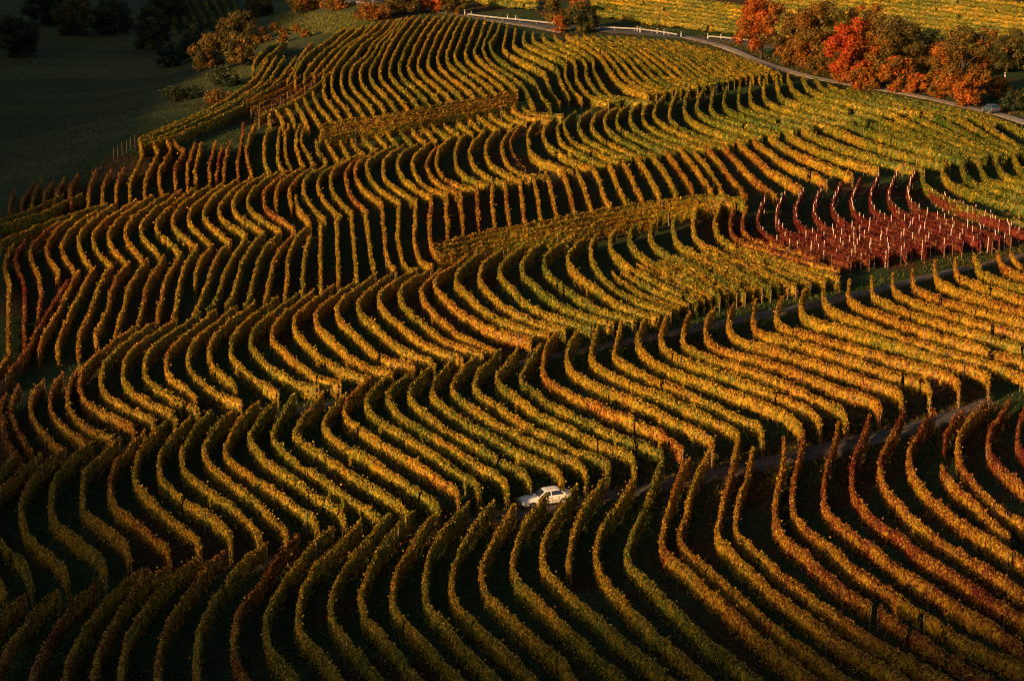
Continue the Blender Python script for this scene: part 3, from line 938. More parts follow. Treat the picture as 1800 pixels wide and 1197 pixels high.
def row_leaves(r, seed):
    rng = np.random.default_rng(1000 + seed)
    G, L = r['G'], r['L']
    dist = float(np.hypot(G[:, 0], G[:, 1]).mean())
    size = 0.132 + 0.00019 * max(dist - 150, 0)
    dens = r['dens'] * np.interp(dist, [140, 200, 300, 450], [205, 155, 86, 50])
    n = int(L * dens)
    s = rng.uniform(-0.1, L + 0.1, n)
    ne = min(n // 4, int(70 * r['dens']))
    s[:ne] = np.where(rng.random(ne) < .5, np.abs(rng.normal(scale=.28, size=ne)) - .15, L + .15 - np.abs(rng.normal(scale=.28, size=ne)))
    sg = np.linspace(0, L, len(G))
    T = np.gradient(G, axis=0); T /= np.linalg.norm(T, axis=1)[:, None] + 1e-9
    px = np.interp(s, sg, G[:, 0]); py = np.interp(s, sg, G[:, 1])
    tx = np.interp(s, sg, T[:, 0]); ty = np.interp(s, sg, T[:, 1])
    nx, ny = -ty, tx
    n1, n2, n3 = noise1(L, 1.3, rng), noise1(L, 0.8, rng), noise1(L, 1.1, rng)
    n4, n5 = noise1(L, 6.0, rng), noise1(L, 1.6, rng)
    w = r['width'] * np.clip(1 + 0.20 * n1(s), 0.5, 1.6)
    w = w * (0.7 + 0.3 * np.clip(np.minimum(s, L - s) / 2.0, 0, 1))
    wob = 0.06 * noise1(L, 2.5, rng)(s)
    zt = r['top'] + 0.09 * n2(s)
    zb = 0.32 + 0.16 * n3(s)
    kind = rng.random(n)
    lat = np.empty(n); z = np.empty(n)
    NX = np.zeros((n, 3))
    topm = kind < 0.30
    sidem = (kind >= 0.30) & (kind < 0.955)
    loose = kind >= 0.955
    lat[topm] = rng.uniform(-1, 1, topm.sum()) * w[topm] * 0.95
    z[topm] = zt[topm] - 0.10 * (lat[topm] / w[topm]) ** 2 + rng.normal(scale=0.05, size=topm.sum())
    NX[topm] = (0, 0, 1)
    sgn = np.where(rng.random(n) < 0.5, -1.0, 1.0)
    q = rng.beta(1.25, 1.0, n)
    z[sidem] = (zb + (zt - zb) * q)[sidem]
    prof = 0.80 + 0.28 * np.sin(np.pi * np.clip(q, 0, 1) ** 0.8)
    lat[sidem] = (sgn * (w * prof + rng.normal(scale=0.045, size=n)))[sidem]
    NX[sidem, 0] = (nx * sgn)[sidem]; NX[sidem, 1] = (ny * sgn)[sidem]; NX[sidem, 2] = 0.25
    lat[loose] = rng.normal(scale=0.16, size=loose.sum())
    z[loose] = np.where(rng.random(loose.sum()) < 0.5, zt[loose] + rng.exponential(0.07, loose.sum()), rng.uniform(0.2, 0.8, loose.sum()))
    NX[loose] = (0, -0.4, 0.6)
    # thin spots where a vine is missing
    gaps = [(rng.uniform(1.5, L - 1.5), rng.uniform(.2, .4)) for _ in range(rng.poisson(L / 34.0))] if L > 6 else []
    keep = np.ones(n, bool)
    for gc, gh in gaps:
        keep &= ~((np.abs(s - gc) < gh) & (rng.random(n) < .8))
    hang = np.zeros(n, bool); hang[:ne] = rng.random(ne) < .45
    z[hang] = rng.uniform(0.1, 1.6, hang.sum()); lat[hang] *= 0.8
    lat = lat + wob
    x = px + nx * lat; y = py + ny * lat
    C = np.stack([x, y, hgt(x, y) + z], 1)
    vn = r['hv'] / 0.125
    hue = r['hue'] + 0.015 * vn + vn * (0.055 * n4(s) + 0.04 * n5(s)) + rng.normal(scale=r['hv'], size=n)
    val = np.clip(rng.normal(1.0, 0.24, n), 0.4, 1.6)
    # hanging shoots at both ends of the row
    C, NX, hue, val = C[keep], NX[keep], hue[keep], val[keep]
    V, Q, hue, val = leaves(C, NX, np.full(len(C), size), np.clip(hue, 0, 1), val, rng)
    # the dense inner foliage: a rough, many-faced strip inside the leaves, every facet with a colour of its own
    stp = float(np.interp(dist, [140, 250, 450], [0.24, 0.36, 0.60]))
    m = max(4, int(L / stp))
    sc_ = np.linspace(min(0.35, L * .2), max(L - 0.35, L * .8), m)
    cx = np.interp(sc_, sg, G[:, 0]); cy = np.interp(sc_, sg, G[:, 1])
    ctx = np.interp(sc_, sg, T[:, 0]); cty = np.interp(sc_, sg, T[:, 1])
    cw = r['width'] * (0.6 + 0.4 * np.clip(np.minimum(sc_, L - sc_) / 2.0, 0, 1)) * np.clip(0.66 + 0.16 * n1(sc_), 0.3, 1.1)
    cz1 = r['top'] - 0.16 + 0.09 * n2(sc_); cz0 = 0.50 + 0.16 * n3(sc_)
    ring = []
    K = 7
    for lt, t in ((-.8, 0), (-1.0, .36), (-1.0, .72), (0, 1.0), (1.0, .72), (1.0, .36), (.8, 0)):
        lw = cw * lt + rng.normal(scale=0.055, size=m)
        X = cx - cty * lw + ctx * rng.normal(scale=.05, size=m); Y = cy + ctx * lw + cty * rng.normal(scale=.05, size=m)
        ring.append(np.stack([X, Y, hgt(X, Y) + cz0 + (cz1 - cz0) * t + rng.normal(scale=0.06, size=m)], 1))
    Rg = np.stack(ring, 1)
    ii = np.arange(m * K).reshape(m, K) + len(V)
    nxt = np.roll(ii, -1, axis=1)
    cq = np.stack([ii[:-1], ii[1:], nxt[1:], nxt[:-1]], -1).reshape(-1, 4)
    cs = np.repeat((sc_[:-1] + sc_[1:]) / 2, K)
    ck = np.ones(len(cq), bool)
    for gc, gh in gaps:
        ck &= np.abs(cs - gc) > gh * .8
    cq = cq[ck]; cs = cs[ck]
    if r['dens'] < 0.6:
        cq = cq[:0]; cs = cs[:0]
    cq = np.vstack([cq[:, [0, 1, 2]], cq[:, [0, 2, 3]]]); cs = np.concatenate([cs, cs])
    nq = len(cq)
    V = np.vstack([V, Rg.reshape(-1, 3)]); Q = np.vstack([Q, cq])
    hue = np.concatenate([hue, np.clip(r['hue'] - 0.05 * vn + vn * (0.055 * n4(cs) + 0.04 * n5(cs)) + rng.normal(scale=r['hv'], size=nq), 0, 1)])
    val = np.concatenate([val, np.clip(rng.normal(0.85, 0.28, nq), .3, 1.6)])
    return V, Q, hue, val

def stem_geometry(r, seed):
    """thin vine trunks below the foliage: three-sided prisms"""
    rng = np.random.default_rng(5000 + seed)
    G, L = r['G'], r['L']
    sg = np.linspace(0, L, len(G))
    n = max(2, int(L / 1.15))
    s = np.linspace(0.2, L - 0.2, n) + rng.normal(scale=0.12, size=n)
    x = np.interp(s, sg, G[:, 0]); y = np.interp(s, sg, G[:, 1])
    z = hgt(x, y)
    rad = 0.035
    a = np.arange(3) * 2 * np.pi / 3
    ox = rad * np.cos(a); oy = rad * np.sin(a)
    lx = rng.normal(scale=0.06, size=n); ly = rng.normal(scale=0.06, size=n)
    lo = np.stack([x[:, None] + ox, y[:, None] + oy, np.repeat((z - 0.05)[:, None], 3, 1)], -1)
    hi = np.stack([(x + lx)[:, None] + ox * 0.7, (y + ly)[:, None] + oy * 0.7, np.repeat((z + 0.95)[:, None], 3, 1)], -1)
    V = np.concatenate([lo, hi], 1).reshape(-1, 3)
    b = (np.arange(n) * 6)[:, None]
    Q = np.concatenate([np.stack([b[:, 0] + i, b[:, 0] + (i + 1) % 3, b[:, 0] + 3 + (i + 1) % 3, b[:, 0] + 3 + i], 1) for i in range(3)])
    return V, Q

def prism(name, h, w, mat):
    bm = bmesh.new()
    box(bm, -w / 2, w / 2, -w / 2, w / 2, -0.15, h)
    top = [v for v in bm.verts if v.co.z > 0]
    for v in top:
        v.co.x *= 0.8; v.co.y *= 0.8
    return bm_mesh(name, bm, mat)
ME_POST = prism('post', 2.05, 0.09, M_POST)
ME_END = prism('post', 1.7, 0.085, M_POST)
ME_STAKE = prism('stake', 2.1, 0.075, M_STAKE)
ME_STAKE2 = prism('stake', 1.95, 0.06, M_POST)

def ordinal(n):
    return str(n) + ('th' if 10 <= n % 100 <= 20 else {1: 'st', 2: 'nd', 3: 'rd'}.get(n % 10, 'th'))

def tone(h):
    return ('olive green' if h < 0.47 else 'yellow green' if h < 0.53 else 'golden' if h < 0.61 else 'amber' if h < 0.67
            else 'orange brown' if h < 0.75 else 'rust brown' if h < 0.85 else 'dark red')

PLACE = {
    'B0': ('vine row on the lowest terrace, {o} from the left', 'vine rows on the lowest terrace below the car road'),
    'B1': ('vine row on the terrace behind the white car, {o} from the left', 'vine rows on the terrace above the car road'),
    'B2': ('curved vine row on the middle terrace, {o} from the left', 'vine rows on the middle terrace'),
    'BS': ('vine row along the yellow strip left of the red plot, {o} from top', 'vine rows of the yellow edge strip'),
    'BF': ('low vine row below the red plot, {o} from the left', 'vine rows of the dense plot'),
    'B3': ('straight vine row above the yellow strip, {o} from the left', 'vine rows on the straight slope'),
    'B3R': ('vine row above the red plot at the right edge, {o} from the left', 'vine rows above the red plot'),
    'B3F': ('vine row on the upper right slope, {o} from the left', 'vine rows on the upper right slope'),
    'B4': ('bow-shaped vine row above the straight rows, {o} from the left', 'vine rows on the upper bowed terrace'),
    'BT': ('thin half-bare vine row beside the small grass patch on the upper terrace', 'half-bare vine row'),
    'B5': ('short vine row just below the reddish strip, {o} from the left', 'short vine rows below the reddish strip'),
    'B6': ('winding vine row in the big top block, {o} from the left', 'vine rows of the big top block'),
    'B7': ('vine row below the guard rails, {o} from the left', 'vine rows below the guard rails'),
    'B7S': ('vine row of the reddish strip, {o} from the top', 'vine rows of the reddish strip'),
    'B8': ('vine row at the dark left edge, {o} from the right', 'shaded vine rows by the valley'),
    'B9': ('long slanting vine row down the left shoulder, {o} of its bundle', 'slanting vine rows on the left shoulder'),
    'RED': ('dark red vine row with pale stakes in the red plot, {o} from the left', 'vine rows of the red plot')}
count = {}
rest_V, rest_Q, rest_h, rest_v, off = [], [], [], [], 0
stake_rng = random.Random(9)
n_posts = 0
for i, r in enumerate(ROWS):
    V, Q, hue, val = row_leaves(r, i)
    count[r['band']] = count.get(r['band'], 0) + 1
    if i not in SINGLE:
        rest_V.append(V); rest_Q.append(Q + off); rest_h.append(hue); rest_v.append(val); off += len(V)
        continue
    base = Vector((r['G'][0, 0], r['G'][0, 1], float(hgt(r['G'][0, 0], r['G'][0, 1]))))
    root = empty('vine_row', base)
    lab, grp = PLACE[r['band']]
    lab = lab.format(o=ordinal(count[r['band']]))
    tag(root, lab if r['band'] in ('RED', 'BT') else tone(r['hue']) + ' ' + lab, 'vine row', grp)
    bvec = np.array(base)
    f = link('foliage', fast_mesh('foliage', V - bvec, Q, M_VINE, {'hue': hue, 'val': val}), root)
    f['kind'] = 'stuff'
    SV, SQ = stem_geometry(r, i)
    st = link('vine_stem', fast_mesh('vine_stem', SV - bvec, SQ, M_WOOD), root)
    st['kind'] = 'stuff'
    L = r['L']; sg = np.linspace(0, L, len(r['G']))
    spots = [(q, ME_END) for q in (0.0, L) if stake_rng.random() < 0.7]
    if r['band'] != 'RED':
        k = max(1, int(L / 9.0))
        spots += [(L * (j + 0.5 + stake_rng.uniform(-0.2, 0.2)) / k, ME_POST) for j in range(k)]
    if r['stakes'] > 0:
        k = int(L / r['stakes'])
        spots += [(L * (j + 0.5 + stake_rng.uniform(-0.3, 0.3)) / k,
                   (ME_STAKE if stake_rng.random() < 0.72 else ME_STAKE2) if r['band'] == 'RED' else ME_STAKE2) for j in range(k)]
    for s, me in spots:
        x = float(np.interp(s, sg, r['G'][:, 0])); y = float(np.interp(s, sg, r['G'][:, 1]))
        if me in (ME_POST, ME_STAKE, ME_STAKE2):
            x += stake_rng.uniform(-0.10, 0.10); y -= stake_rng.uniform(0.05, 0.24)
        o = link('stake' if me in (ME_STAKE, ME_STAKE2) else 'post', me, root, Vector((x, y, float(hgt(x, y)))) - base)
        o.rotation_euler = (stake_rng.gauss(0, 0.03), stake_rng.gauss(0, 0.03), stake_rng.uniform(0, 1.5))
        o.scale = (1, 1, stake_rng.uniform(0.93, 1.05))
        n_posts += 1

def far_rows(px_rows, hue, seed0):
    """rows of the vineyards beyond the road, too far off to tell apart"""
    global off
    for j, P in enumerate(px_rows):
        C = catmull(np.asarray(P, float), 6)
        G = resample(ground_at(C[:, 0], C[:, 1], 1.7)[:, :2], step=1.0)
        L = np.linalg.norm(np.diff(G, axis=0), axis=1).sum()
        r = dict(G=G, L=L, hue=hue(j) , dens=0.9, width=0.4, top=1.8, hv=0.13)
        V, Q, h, v = row_leaves(r, seed0 + j)
        rest_V.append(V); rest_Q.append(Q + off); rest_h.append(h); rest_v.append(v); off += len(V)
far_rows([[(1040, -25 + 7 * k), (1060, -22 + 7 * k), (1150, -10 + 7 * k), (1250, 2 + 7 * k), (1330, 14 + 7 * k)] for k in range(0, 7)], lambda j: rr.gauss(0.44, 0.03), 9000)
far_rows([[(1330, -46 + 8 * k), (1500, -28 + 8 * k), (1650, -12 + 8 * k), (1840, 10 + 8 * k)] for k in range(0, 14)],
         lambda j: 0.33 if j in (8, 9, 10) else rr.gauss(0.45, 0.03), 9100)
far_rows([[(820, -40 + 9 * k), (880, -34 + 9 * k), (945, -30 + 9 * k)] for k in range(0, 5)], lambda j: rr.gauss(0.42, 0.06), 9200)
far_rows([[(285 + 17 * k, -12), (297 + 17 * k, 12), (312 + 17 * k, 42)] for k in range(0, 8)], lambda j: 0.22, 9300)
rest = link('distant_vine_rows', fast_mesh('distant_vine_rows', np.vstack(rest_V), np.vstack(rest_Q), M_VINE,
            {'hue': np.concatenate(rest_h), 'val': np.concatenate(rest_v)}))
rest['kind'] = 'stuff'
tag(rest, 'distant vine rows in the far plots beyond the guard rails and left shoulder', 'vineyard')
print('ROWS', len(ROWS), 'LEN', round(TOTAL_L), 'POSTS', n_posts)
# ---------------------------------------------------------------- cars
M_GLASS = simple('car_glass', (0.02, 0.035, 0.06), 0.06, 0.0, spec=0.8)
M_TYRE = simple('tyre_rubber', (0.012, 0.012, 0.012), 0.85)
M_RIM = simple('hub_cap', (0.62, 0.60, 0.57), 0.35, 0.7)
M_CHROME = simple('chrome', (0.55, 0.55, 0.55), 0.25, 0.9)
M_TRIM = simple('dark_trim', (0.03, 0.03, 0.032), 0.5)
M_LAMP = simple('lamp_glass', (0.65, 0.65, 0.62), 0.15, 0.0)
M_RED = simple('tail_lamp', (0.35, 0.02, 0.015), 0.25)

def paint(name, col):
    m, nt, b = mat_new(name)
    b.inputs['Base Color'].default_value = tuple(col) + (1,)
    b.inputs['Roughness'].default_value = 0.32
    b.inputs['Coat Weight'].default_value = 0.5
    b.inputs['Coat Roughness'].default_value = 0.08
    return m

def loft(sections, closed_ends=True):
    bm = bmesh.new()
    rings = [[bm.verts.new(p) for p in s] for s in sections]
    n = len(rings[0])
    for a, b in zip(rings[:-1], rings[1:]):
        for j in range(n):
            bm.faces.new((a[j], a[(j + 1) % n], b[(j + 1) % n], b[j]))
    if closed_ends:
        bm.faces.new(rings[0][::-1]); bm.faces.new(rings[-1])
    return bm

def panel(pts, mat, name, parent, thick=0.012):
    """a small raised panel: polygon pts (in order), pushed out along its normal"""
    P = [Vector(p) for p in pts]
    nrm = (P[1] - P[0]).cross(P[2] - P[0]).normalized()
    bm = bmesh.new()
    lo = [bm.verts.new(p - nrm * thick) for p in P]; hi = [bm.verts.new(p + nrm * thick) for p in P]
    bm.faces.new(hi); bm.faces.new(lo[::-1])
    for j in range(len(P)):
        k = (j + 1) % len(P)
        bm.faces.new((lo[j], lo[k], hi[k], hi[j]))
    return link(name, bm_mesh(name, bm, mat), parent)

def disc_mesh(name, r, w, mat, n=20, dish=0.0):
    bm = bmesh.new()
    secs = []
    for yy, rr_ in ((-w / 2, r * 0.93), (-w / 2 * 0.8, r), (w / 2 * 0.8, r), (w / 2, r * 0.93)):
        secs.append([(rr_ * math.cos(t), yy, rr_ * math.sin(t)) for t in [2 * math.pi * j / n for j in range(n)]])
    rings = [[bm.verts.new(p) for p in s] for s in secs]
    for a, b in zip(rings[:-1], rings[1:]):
        for j in range(n):
            bm.faces.new((a[j], a[(j + 1) % n], b[(j + 1) % n], b[j]))
    c0 = bm.verts.new((0, -w / 2 - dish, 0)); c1 = bm.verts.new((0, w / 2 + dish, 0))
    for j in range(n):
        bm.faces.new((rings[0][(j + 1) % n], rings[0][j], c0)); bm.faces.new((rings[-1][j], rings[-1][(j + 1) % n], c1))
    return bm_mesh(name, bm, mat, True)

def make_car(name, label, loc, heading, body_mat, hatch=False, pitch=0.0):
    """forward is local +x, left is local +y"""
    root = empty(name, loc)
    root.rotation_euler = (0, pitch, heading)
    tag(root, label, 'car')
    if not hatch:
        st = [(2.36, .46, .66, .74), (2.30, .36, .74, .82), (2.0, .30, .83, .87), (1.3, .27, .90, .89), (0.78, .27, .945, .895),
              (0.0, .26, .955, .90), (-1.0, .26, .96, .895), (-1.7, .27, .955, .885), (-2.15, .31, .92, .86), (-2.34, .40, .86, .81), (-2.38, .48, .72, .76)]
        cab = [(0.86, .93, .76), (0.18, 1.385, .60), (-0.05, 1.42, .605), (-0.85, 1.42, .60), (-1.12, 1.385, .59), (-1.78, .94, .74)]
    else:
        st = [(1.85, .46, .62, .70), (1.78, .34, .70, .78), (1.4, .28, .82, .82), (0.95, .26, .90, .83), (0.0, .25, .93, .84),
              (-1.0, .25, .95, .84), (-1.6, .28, .94, .82), (-1.82, .36, .90, .78), (-1.86, .46, .74, .74)]
        cab = [(1.05, .89, .72), (0.35, 1.36, .58), (0.1, 1.42, .59), (-1.0, 1.40, .58), (-1.35, 1.34, .57), (-1.78, .93, .70)]
    secs = []
    for x, zb, zs, hw in st:
        h = zs - zb
        half = [(hw * .90, zb), (hw * .985, zb + .22 * h), (hw, zb + .55 * h), (hw * .975, zb + .86 * h), (hw * .90, zs), (hw * .45, zs + .022)]
        secs.append([(x, y, z) for y, z in half] + [(x, -y, z) for y, z in half[::-1]])
    body = link('body', bm_mesh('body', loft(secs), body_mat, True), root)
    # cabin: roof and pillars
    csec = []
    for x, z, hw in cab:
        base = 0.88
        bw = 0.80 if not hatch else 0.76
        if z < 1.0:
            csec.append([(x, hw, base), (x, hw, z), (x, hw * .6, z + .015), (x, -hw * .6, z + .015), (x, -hw, z), (x, -hw, base)])
        else:
            csec.append([(x, bw, base), (x, hw, z - .03), (x, hw * .8, z + .015), (x, -hw * .8, z + .015), (x, -hw, z - .03), (x, -bw, base)])
    link('roof', bm_mesh('roof', loft(csec), body_mat), root)
    bw = 0.80 if not hatch else 0.76
    def side(x, z):
        zt = 1.39 if not hatch else 1.37
        hw = bw + ((0.605 if not hatch else .59) - bw) * (z - .88) / (zt - .88)
        return hw
    x0, z0 = cab[0][0], cab[0][1]; x1, z1 = cab[1][0], cab[1][1]; x4, z4 = cab[4][0], cab[4][1]; x5, z5 = cab[5][0], cab[5][1]
    f = lambda t: (x0 + (x1 - x0) * t, z0 + (z1 - z0) * t)
    g = lambda t: (x5 + (x4 - x5) * t, z5 + (z4 - z5) * t)
    (a, b), (c, d) = f(.10), f(.92)
    wb = 0.70 if not hatch else .66
    panel([(a, wb, b + .012), (c, .55, d + .012), (c, -.55, d + .012), (a, -wb, b + .012)], M_GLASS, 'windshield', root)
    (a, b), (c, d) = g(.12), g(.90)
    panel([(a, -wb, b + .012), (c, -.54, d + .012), (c, .54, d + .012), (a, wb, b + .012)], M_GLASS, 'rear_window', root)
    zl, zh = .985, 1.335
    for s in (1, -1):
        for nm, xs in (('front_side_window', (x0 - .16, x1 - .06, -0.26, -0.26)), ('rear_side_window', (-0.36, -0.36, x4 - .02, x5 + .34))):
            q = [(xs[0], s * (side(0, zl) + .006), zl), (xs[1], s * (side(0, zh) + .006), zh), (xs[2], s * (side(0, zh) + .006), zh), (xs[3], s * (side(0, zl) + .006), zl)]
            panel(q if s < 0 else q[::-1], M_GLASS, nm, root, 0.008)
    # wheels
    xf, xr = (1.42, -1.38) if not hatch else (1.12, -1.22)
    ty = disc_mesh('tyre', .315, .19, M_TYRE); rm = disc_mesh('rim', .20, .06, M_RIM, 16, .02)
    hwd = .80 if not hatch else .74
    for x in (xf, xr):
        for s in (1, -1):
            w = link('wheel', None, root, (x, s * (hwd), .315)); w.empty_display_size = .1
            link('tyre', ty, w, (0, s * .025, 0)); link('rim', rm, w, (0, s * .10, 0))
            q = [(x + .37 * math.cos(t), s * (hwd + .086 + .012 * math.sin(t)), .315 + .36 * math.sin(t)) for t in [math.pi * j / 10 for j in range(11)]]
            panel(q if s < 0 else q[::-1], M_TRIM, 'wheel_arch', body, .006)
    # trim
    for s in (1, -1):
        for x_a, x_b in ((xf - .42, xr + .42),):
            hw = st[5][3] if not hatch else st[4][3]
            q = [(x_a, s * (hw + .004), .56), (x_a, s * (hw + .004), .60), (x_b, s * (hw + .004), .60), (x_b, s * (hw + .004), .56)]
            panel(q if s < 0 else q[::-1], M_TRIM, 'side_strip', root, .008)
            for xd in (0.62, -0.31, -1.0 if not hatch else -.95):
                q = [(xd, s * (hw + .001), .34), (xd, s * (hw - .004), .92), (xd - .014, s * (hw - .004), .92), (xd - .014, s * (hw + .001), .34)]
                panel(q if s < 0 else q[::-1], M_TRIM, 'door_seam', body, .004)
            for xd in (-.18, -.88):
                bm = bmesh.new(); box(bm, xd - .09, xd + .09, s * hw - .012, s * hw + .028, .80, .825)
                link('door_handle', bm_mesh('door_handle', bm, M_CHROME), root)
        bm = bmesh.new(); box(bm, x0 - .30, x0 - .16, s * .90 - .06, s * .90 + .06, .97, 1.07)
        link('side_mirror', bm_mesh('side_mirror', bm, M_TRIM), root)
        e = st[0][0]
        bm = bmesh.new(); box(bm, e - .12, e + .012, s * .60 - .15, s * .60 + .15, .56, .70)
        link('headlight', bm_mesh('headlight', bm, M_LAMP), root)
        e = st[-1][0]
        bm = bmesh.new(); box(bm, e - .012, e + .12, s * .58 - .17, s * .58 + .17, .58, .74)
        link('tail_light', bm_mesh('tail_light', bm, M_RED), root)
    e = st[0][0]
    bm = bmesh.new(); box(bm, e - .10, e + .014, -.30, .30, .54, .74); link('grille', bm_mesh('grille', bm, M_CHROME), root)
    bm = bmesh.new(); box(bm, e - .10, e + .09, -.84, .84, .38, .50); link('front_bumper', bm_mesh('front_bumper', bm, M_CHROME if not hatch else M_TRIM), root)
    e = st[-1][0]
    bm = bmesh.new(); box(bm, e - .09, e + .10, -.84, .84, .40, .52); link('rear_bumper', bm_mesh('rear_bumper', bm, M_CHROME if not hatch else M_TRIM), root)
    return root

fw, rw = gp(927, 900), gp(984, 888)
head = Vector((fw.x - rw.x, fw.y - rw.y, 0)).normalized()
ang = math.atan2(head.y, head.x)
mid = (fw + rw) / 2 + Vector((head.y, -head.x, 0)) * 0.80       # the wheels seen are those of its left side
kk = int(np.argmin(np.hypot(LOWER[:, 0] - mid.x, LOWER[:, 1] - mid.y)))
rd = Vector((LOWER[kk - 4, 0] - LOWER[kk + 4, 0], LOWER[kk - 4, 1] - LOWER[kk + 4, 1], 0)).normalized()
if rd.dot(head) < 0:
    rd = -rd
head = (rd + Vector((-0.55, 0.0, 0))).normalized()
ang = math.atan2(head.y, head.x)
zf = float(hgt(mid.x + head.x * 1.4, mid.y + head.y * 1.4)); zr = float(hgt(mid.x - head.x * 1.4, mid.y - head.y * 1.4))
car = make_car('sedan', 'old white four-door sedan driving left on the lower farm road between vines', (mid.x, mid.y, (zf + zr) / 2 + 0.06), ang,
         paint('white_paint', (0.84, 0.82, 0.78)), pitch=-math.atan2(zf - zr, 2.8) + R(2.0))
car.location += head * -0.62
c2 = gp(1741, 199)
make_car('hatchback', 'small pale blue hatchback parked by the lane below the autumn trees', (c2.x, c2.y, c2.z + 0.07), R(105),
         paint('blue_paint', (0.05, 0.09, 0.14)), hatch=True)

# ---------------------------------------------------------------- trees and shrubs
def tree(name, label, u, vb, wpx, hpx, hue, group, cat='tree', hv=0.07, split=None, seed=0, depth=0.8, low=0.12, dens=1.0):
    rng = np.random.default_rng(300 + seed)
    base = gp(u, vb)
    dist = math.hypot(base.x, base.y)
    pm = F_PX / dist
    H = hpx / pm; Wd = 1.25 * wpx / pm
    root = empty(name, base)
    tag(root, label, cat, group)
    # crown: leaf clumps through an uneven volume
    nl = int(46 + 14 * rng.random())
    lob = []
    for _ in range(nl):
        a = rng.uniform(0, 2 * np.pi); t = rng.beta(1.3, 1.2); rad = math.sqrt(rng.random())
        prof = math.sin(math.pi * min(1, 0.12 + 0.80 * t)) ** 0.6
        lob.append((math.cos(a) * rad * prof * Wd * .43, math.sin(a) * rad * prof * Wd * .43 * depth, H * (low + (0.90 - low) * t),
                    Wd * rng.uniform(.055, .15), rng.normal(scale=0.07)))
    lob = np.array(lob)
    n = int(np.clip(Wd * H * 95 * dens, 700, 15000))
    k = rng.choice(nl, n, p=(lob[:, 3] ** 2) / (lob[:, 3] ** 2).sum())
    D = rng.normal(size=(n, 3)); D /= np.linalg.norm(D, axis=1)[:, None]
    rr_ = (0.45 + 0.55 * rng.random(n) ** .6) * lob[k, 3] * (1 + 0.25 * rng.normal(size=n).clip(-1, 1.6))
    C = lob[k, :3] + D * rr_[:, None] * np.array([1, 1, .85])
    C[:, 2] = np.maximum(C[:, 2], 0.1)
    h = hue + lob[k, 4] + rng.normal(scale=hv, size=n)
    if split is not None:           # hue shifted across the crown and between its foot and top
        h = h + split[0] * np.clip(-C[:, 0] / (Wd * .4), -1, 1) + split[1] * np.clip(1 - 2 * C[:, 2] / H, -1, 1)
    val = np.clip(rng.normal(1, .22, n), .4, 1.6)
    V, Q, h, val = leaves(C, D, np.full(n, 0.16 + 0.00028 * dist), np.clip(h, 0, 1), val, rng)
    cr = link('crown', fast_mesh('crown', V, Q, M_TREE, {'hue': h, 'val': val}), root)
    cr['kind'] = 'stuff'
    bm = bmesh.new()
    r0 = max(.05, H * .022)
    tube(bm, [(0, 0, -.2), (H * .01, 0, H * .3), (-H * .01, H * .01, H * .6), (0, 0, H * .82)], [r0 * 1.25, r0, r0 * .65, r0 * .2], 7)
    for j in range(6):
        q = lob[rng.integers(nl)]
        z0 = H * rng.uniform(.2, .5)
        tube(bm, [(0, 0, z0), (q[0] * .5, q[1] * .5, (z0 + q[2]) * .5 + .1), (q[0], q[1], q[2])], [r0 * .5, r0 * .35, r0 * .12], 5)
    link('trunk', bm_mesh('trunk', bm, M_BARK, True), root)
    return root

AT = 'autumn trees along the pale lane'
tree('autumn_tree', 'orange tree at the left end of the autumn group by the guard rail', 1338, 104, 82, 112, 0.62, AT, split=(.08, -.02), seed=1)
tree('autumn_tree', 'olive brown leafy tree between the orange tree and the dark orange one', 1392, 112, 62, 92, 0.40, AT, seed=2)
tree('autumn_tree', 'tall dark orange tree left of the bright red one', 1440, 128, 92, 128, 0.48, AT, split=(.04, .08), seed=3)
tree('autumn_tree', 'bright red orange tree glowing in the middle of the autumn group', 1502, 152, 86, 124, 0.74, AT, split=(.14, -.06), hv=.07, seed=4)
tree('autumn_tree', 'broad dark brown tree right behind the bright red tree', 1568, 150, 92, 126, 0.42, AT, split=(.03, .10), seed=5)
tree('autumn_tree', 'rust brown tree towards the right end of the lane above the blue car', 1690, 182, 92, 136, 0.50, AT, split=(.02, .12), seed=6)
tree('autumn_tree', 'tall brown tree at the back behind the red one', 1520, 118, 80, 112, 0.48, AT, seed=17)
SH = 'shrubs along the pale lane'
tree('shrub', 'yellow orange shrub at the foot of the broad brown tree', 1575, 164, 54, 66, 0.58, SH, 'shrub', seed=7, low=.05)
tree('shrub', 'small bright orange shrub beside the lane, between brown tree and rust tree', 1611, 165, 32, 40, 0.66, SH, 'shrub', seed=8, low=.05)
tree('shrub', 'orange shrub at the foot of the rust brown tree', 1700, 188, 62, 60, 0.64, SH, 'shrub', seed=9, low=.05)
tree('shrub', 'olive yellow shrub below the dark orange tree', 1448, 132, 58, 56, 0.44, SH, 'shrub', seed=10, low=.05)
tree('shrub', 'low brown shrub below the left orange tree', 1385, 116, 50, 40, 0.48, SH, 'shrub', seed=11, low=.05)
tree('shrub', 'dark green shrub at the right edge beside the blue car', 1788, 196, 50, 40, 0.16, SH, 'shrub', seed=12, low=.05)
tree('shrub', 'brown shrub just left of the blue car', 1752, 174, 40, 40, 0.50, SH, 'shrub', seed=13, low=.05)
tree('shrub', 'rusty shrub just left of the bright red tree', 1476, 146, 34, 48, 0.58, SH, 'shrub', seed=70, low=.04)
tree('shrub', 'dark green shrub between the dark orange tree and the red tree', 1462, 118, 44, 60, 0.24, SH, 'shrub', seed=71, low=.04)
tree('shrub', 'rust red shrub between the small orange shrub and the rust tree', 1646, 172, 44, 50, 0.54, SH, 'shrub', seed=72, low=.04)
tree('shrub', 'brown bush closing the gap above the small orange shrub', 1640, 150, 56, 70, 0.44, SH, 'shrub', seed=73, low=.04)
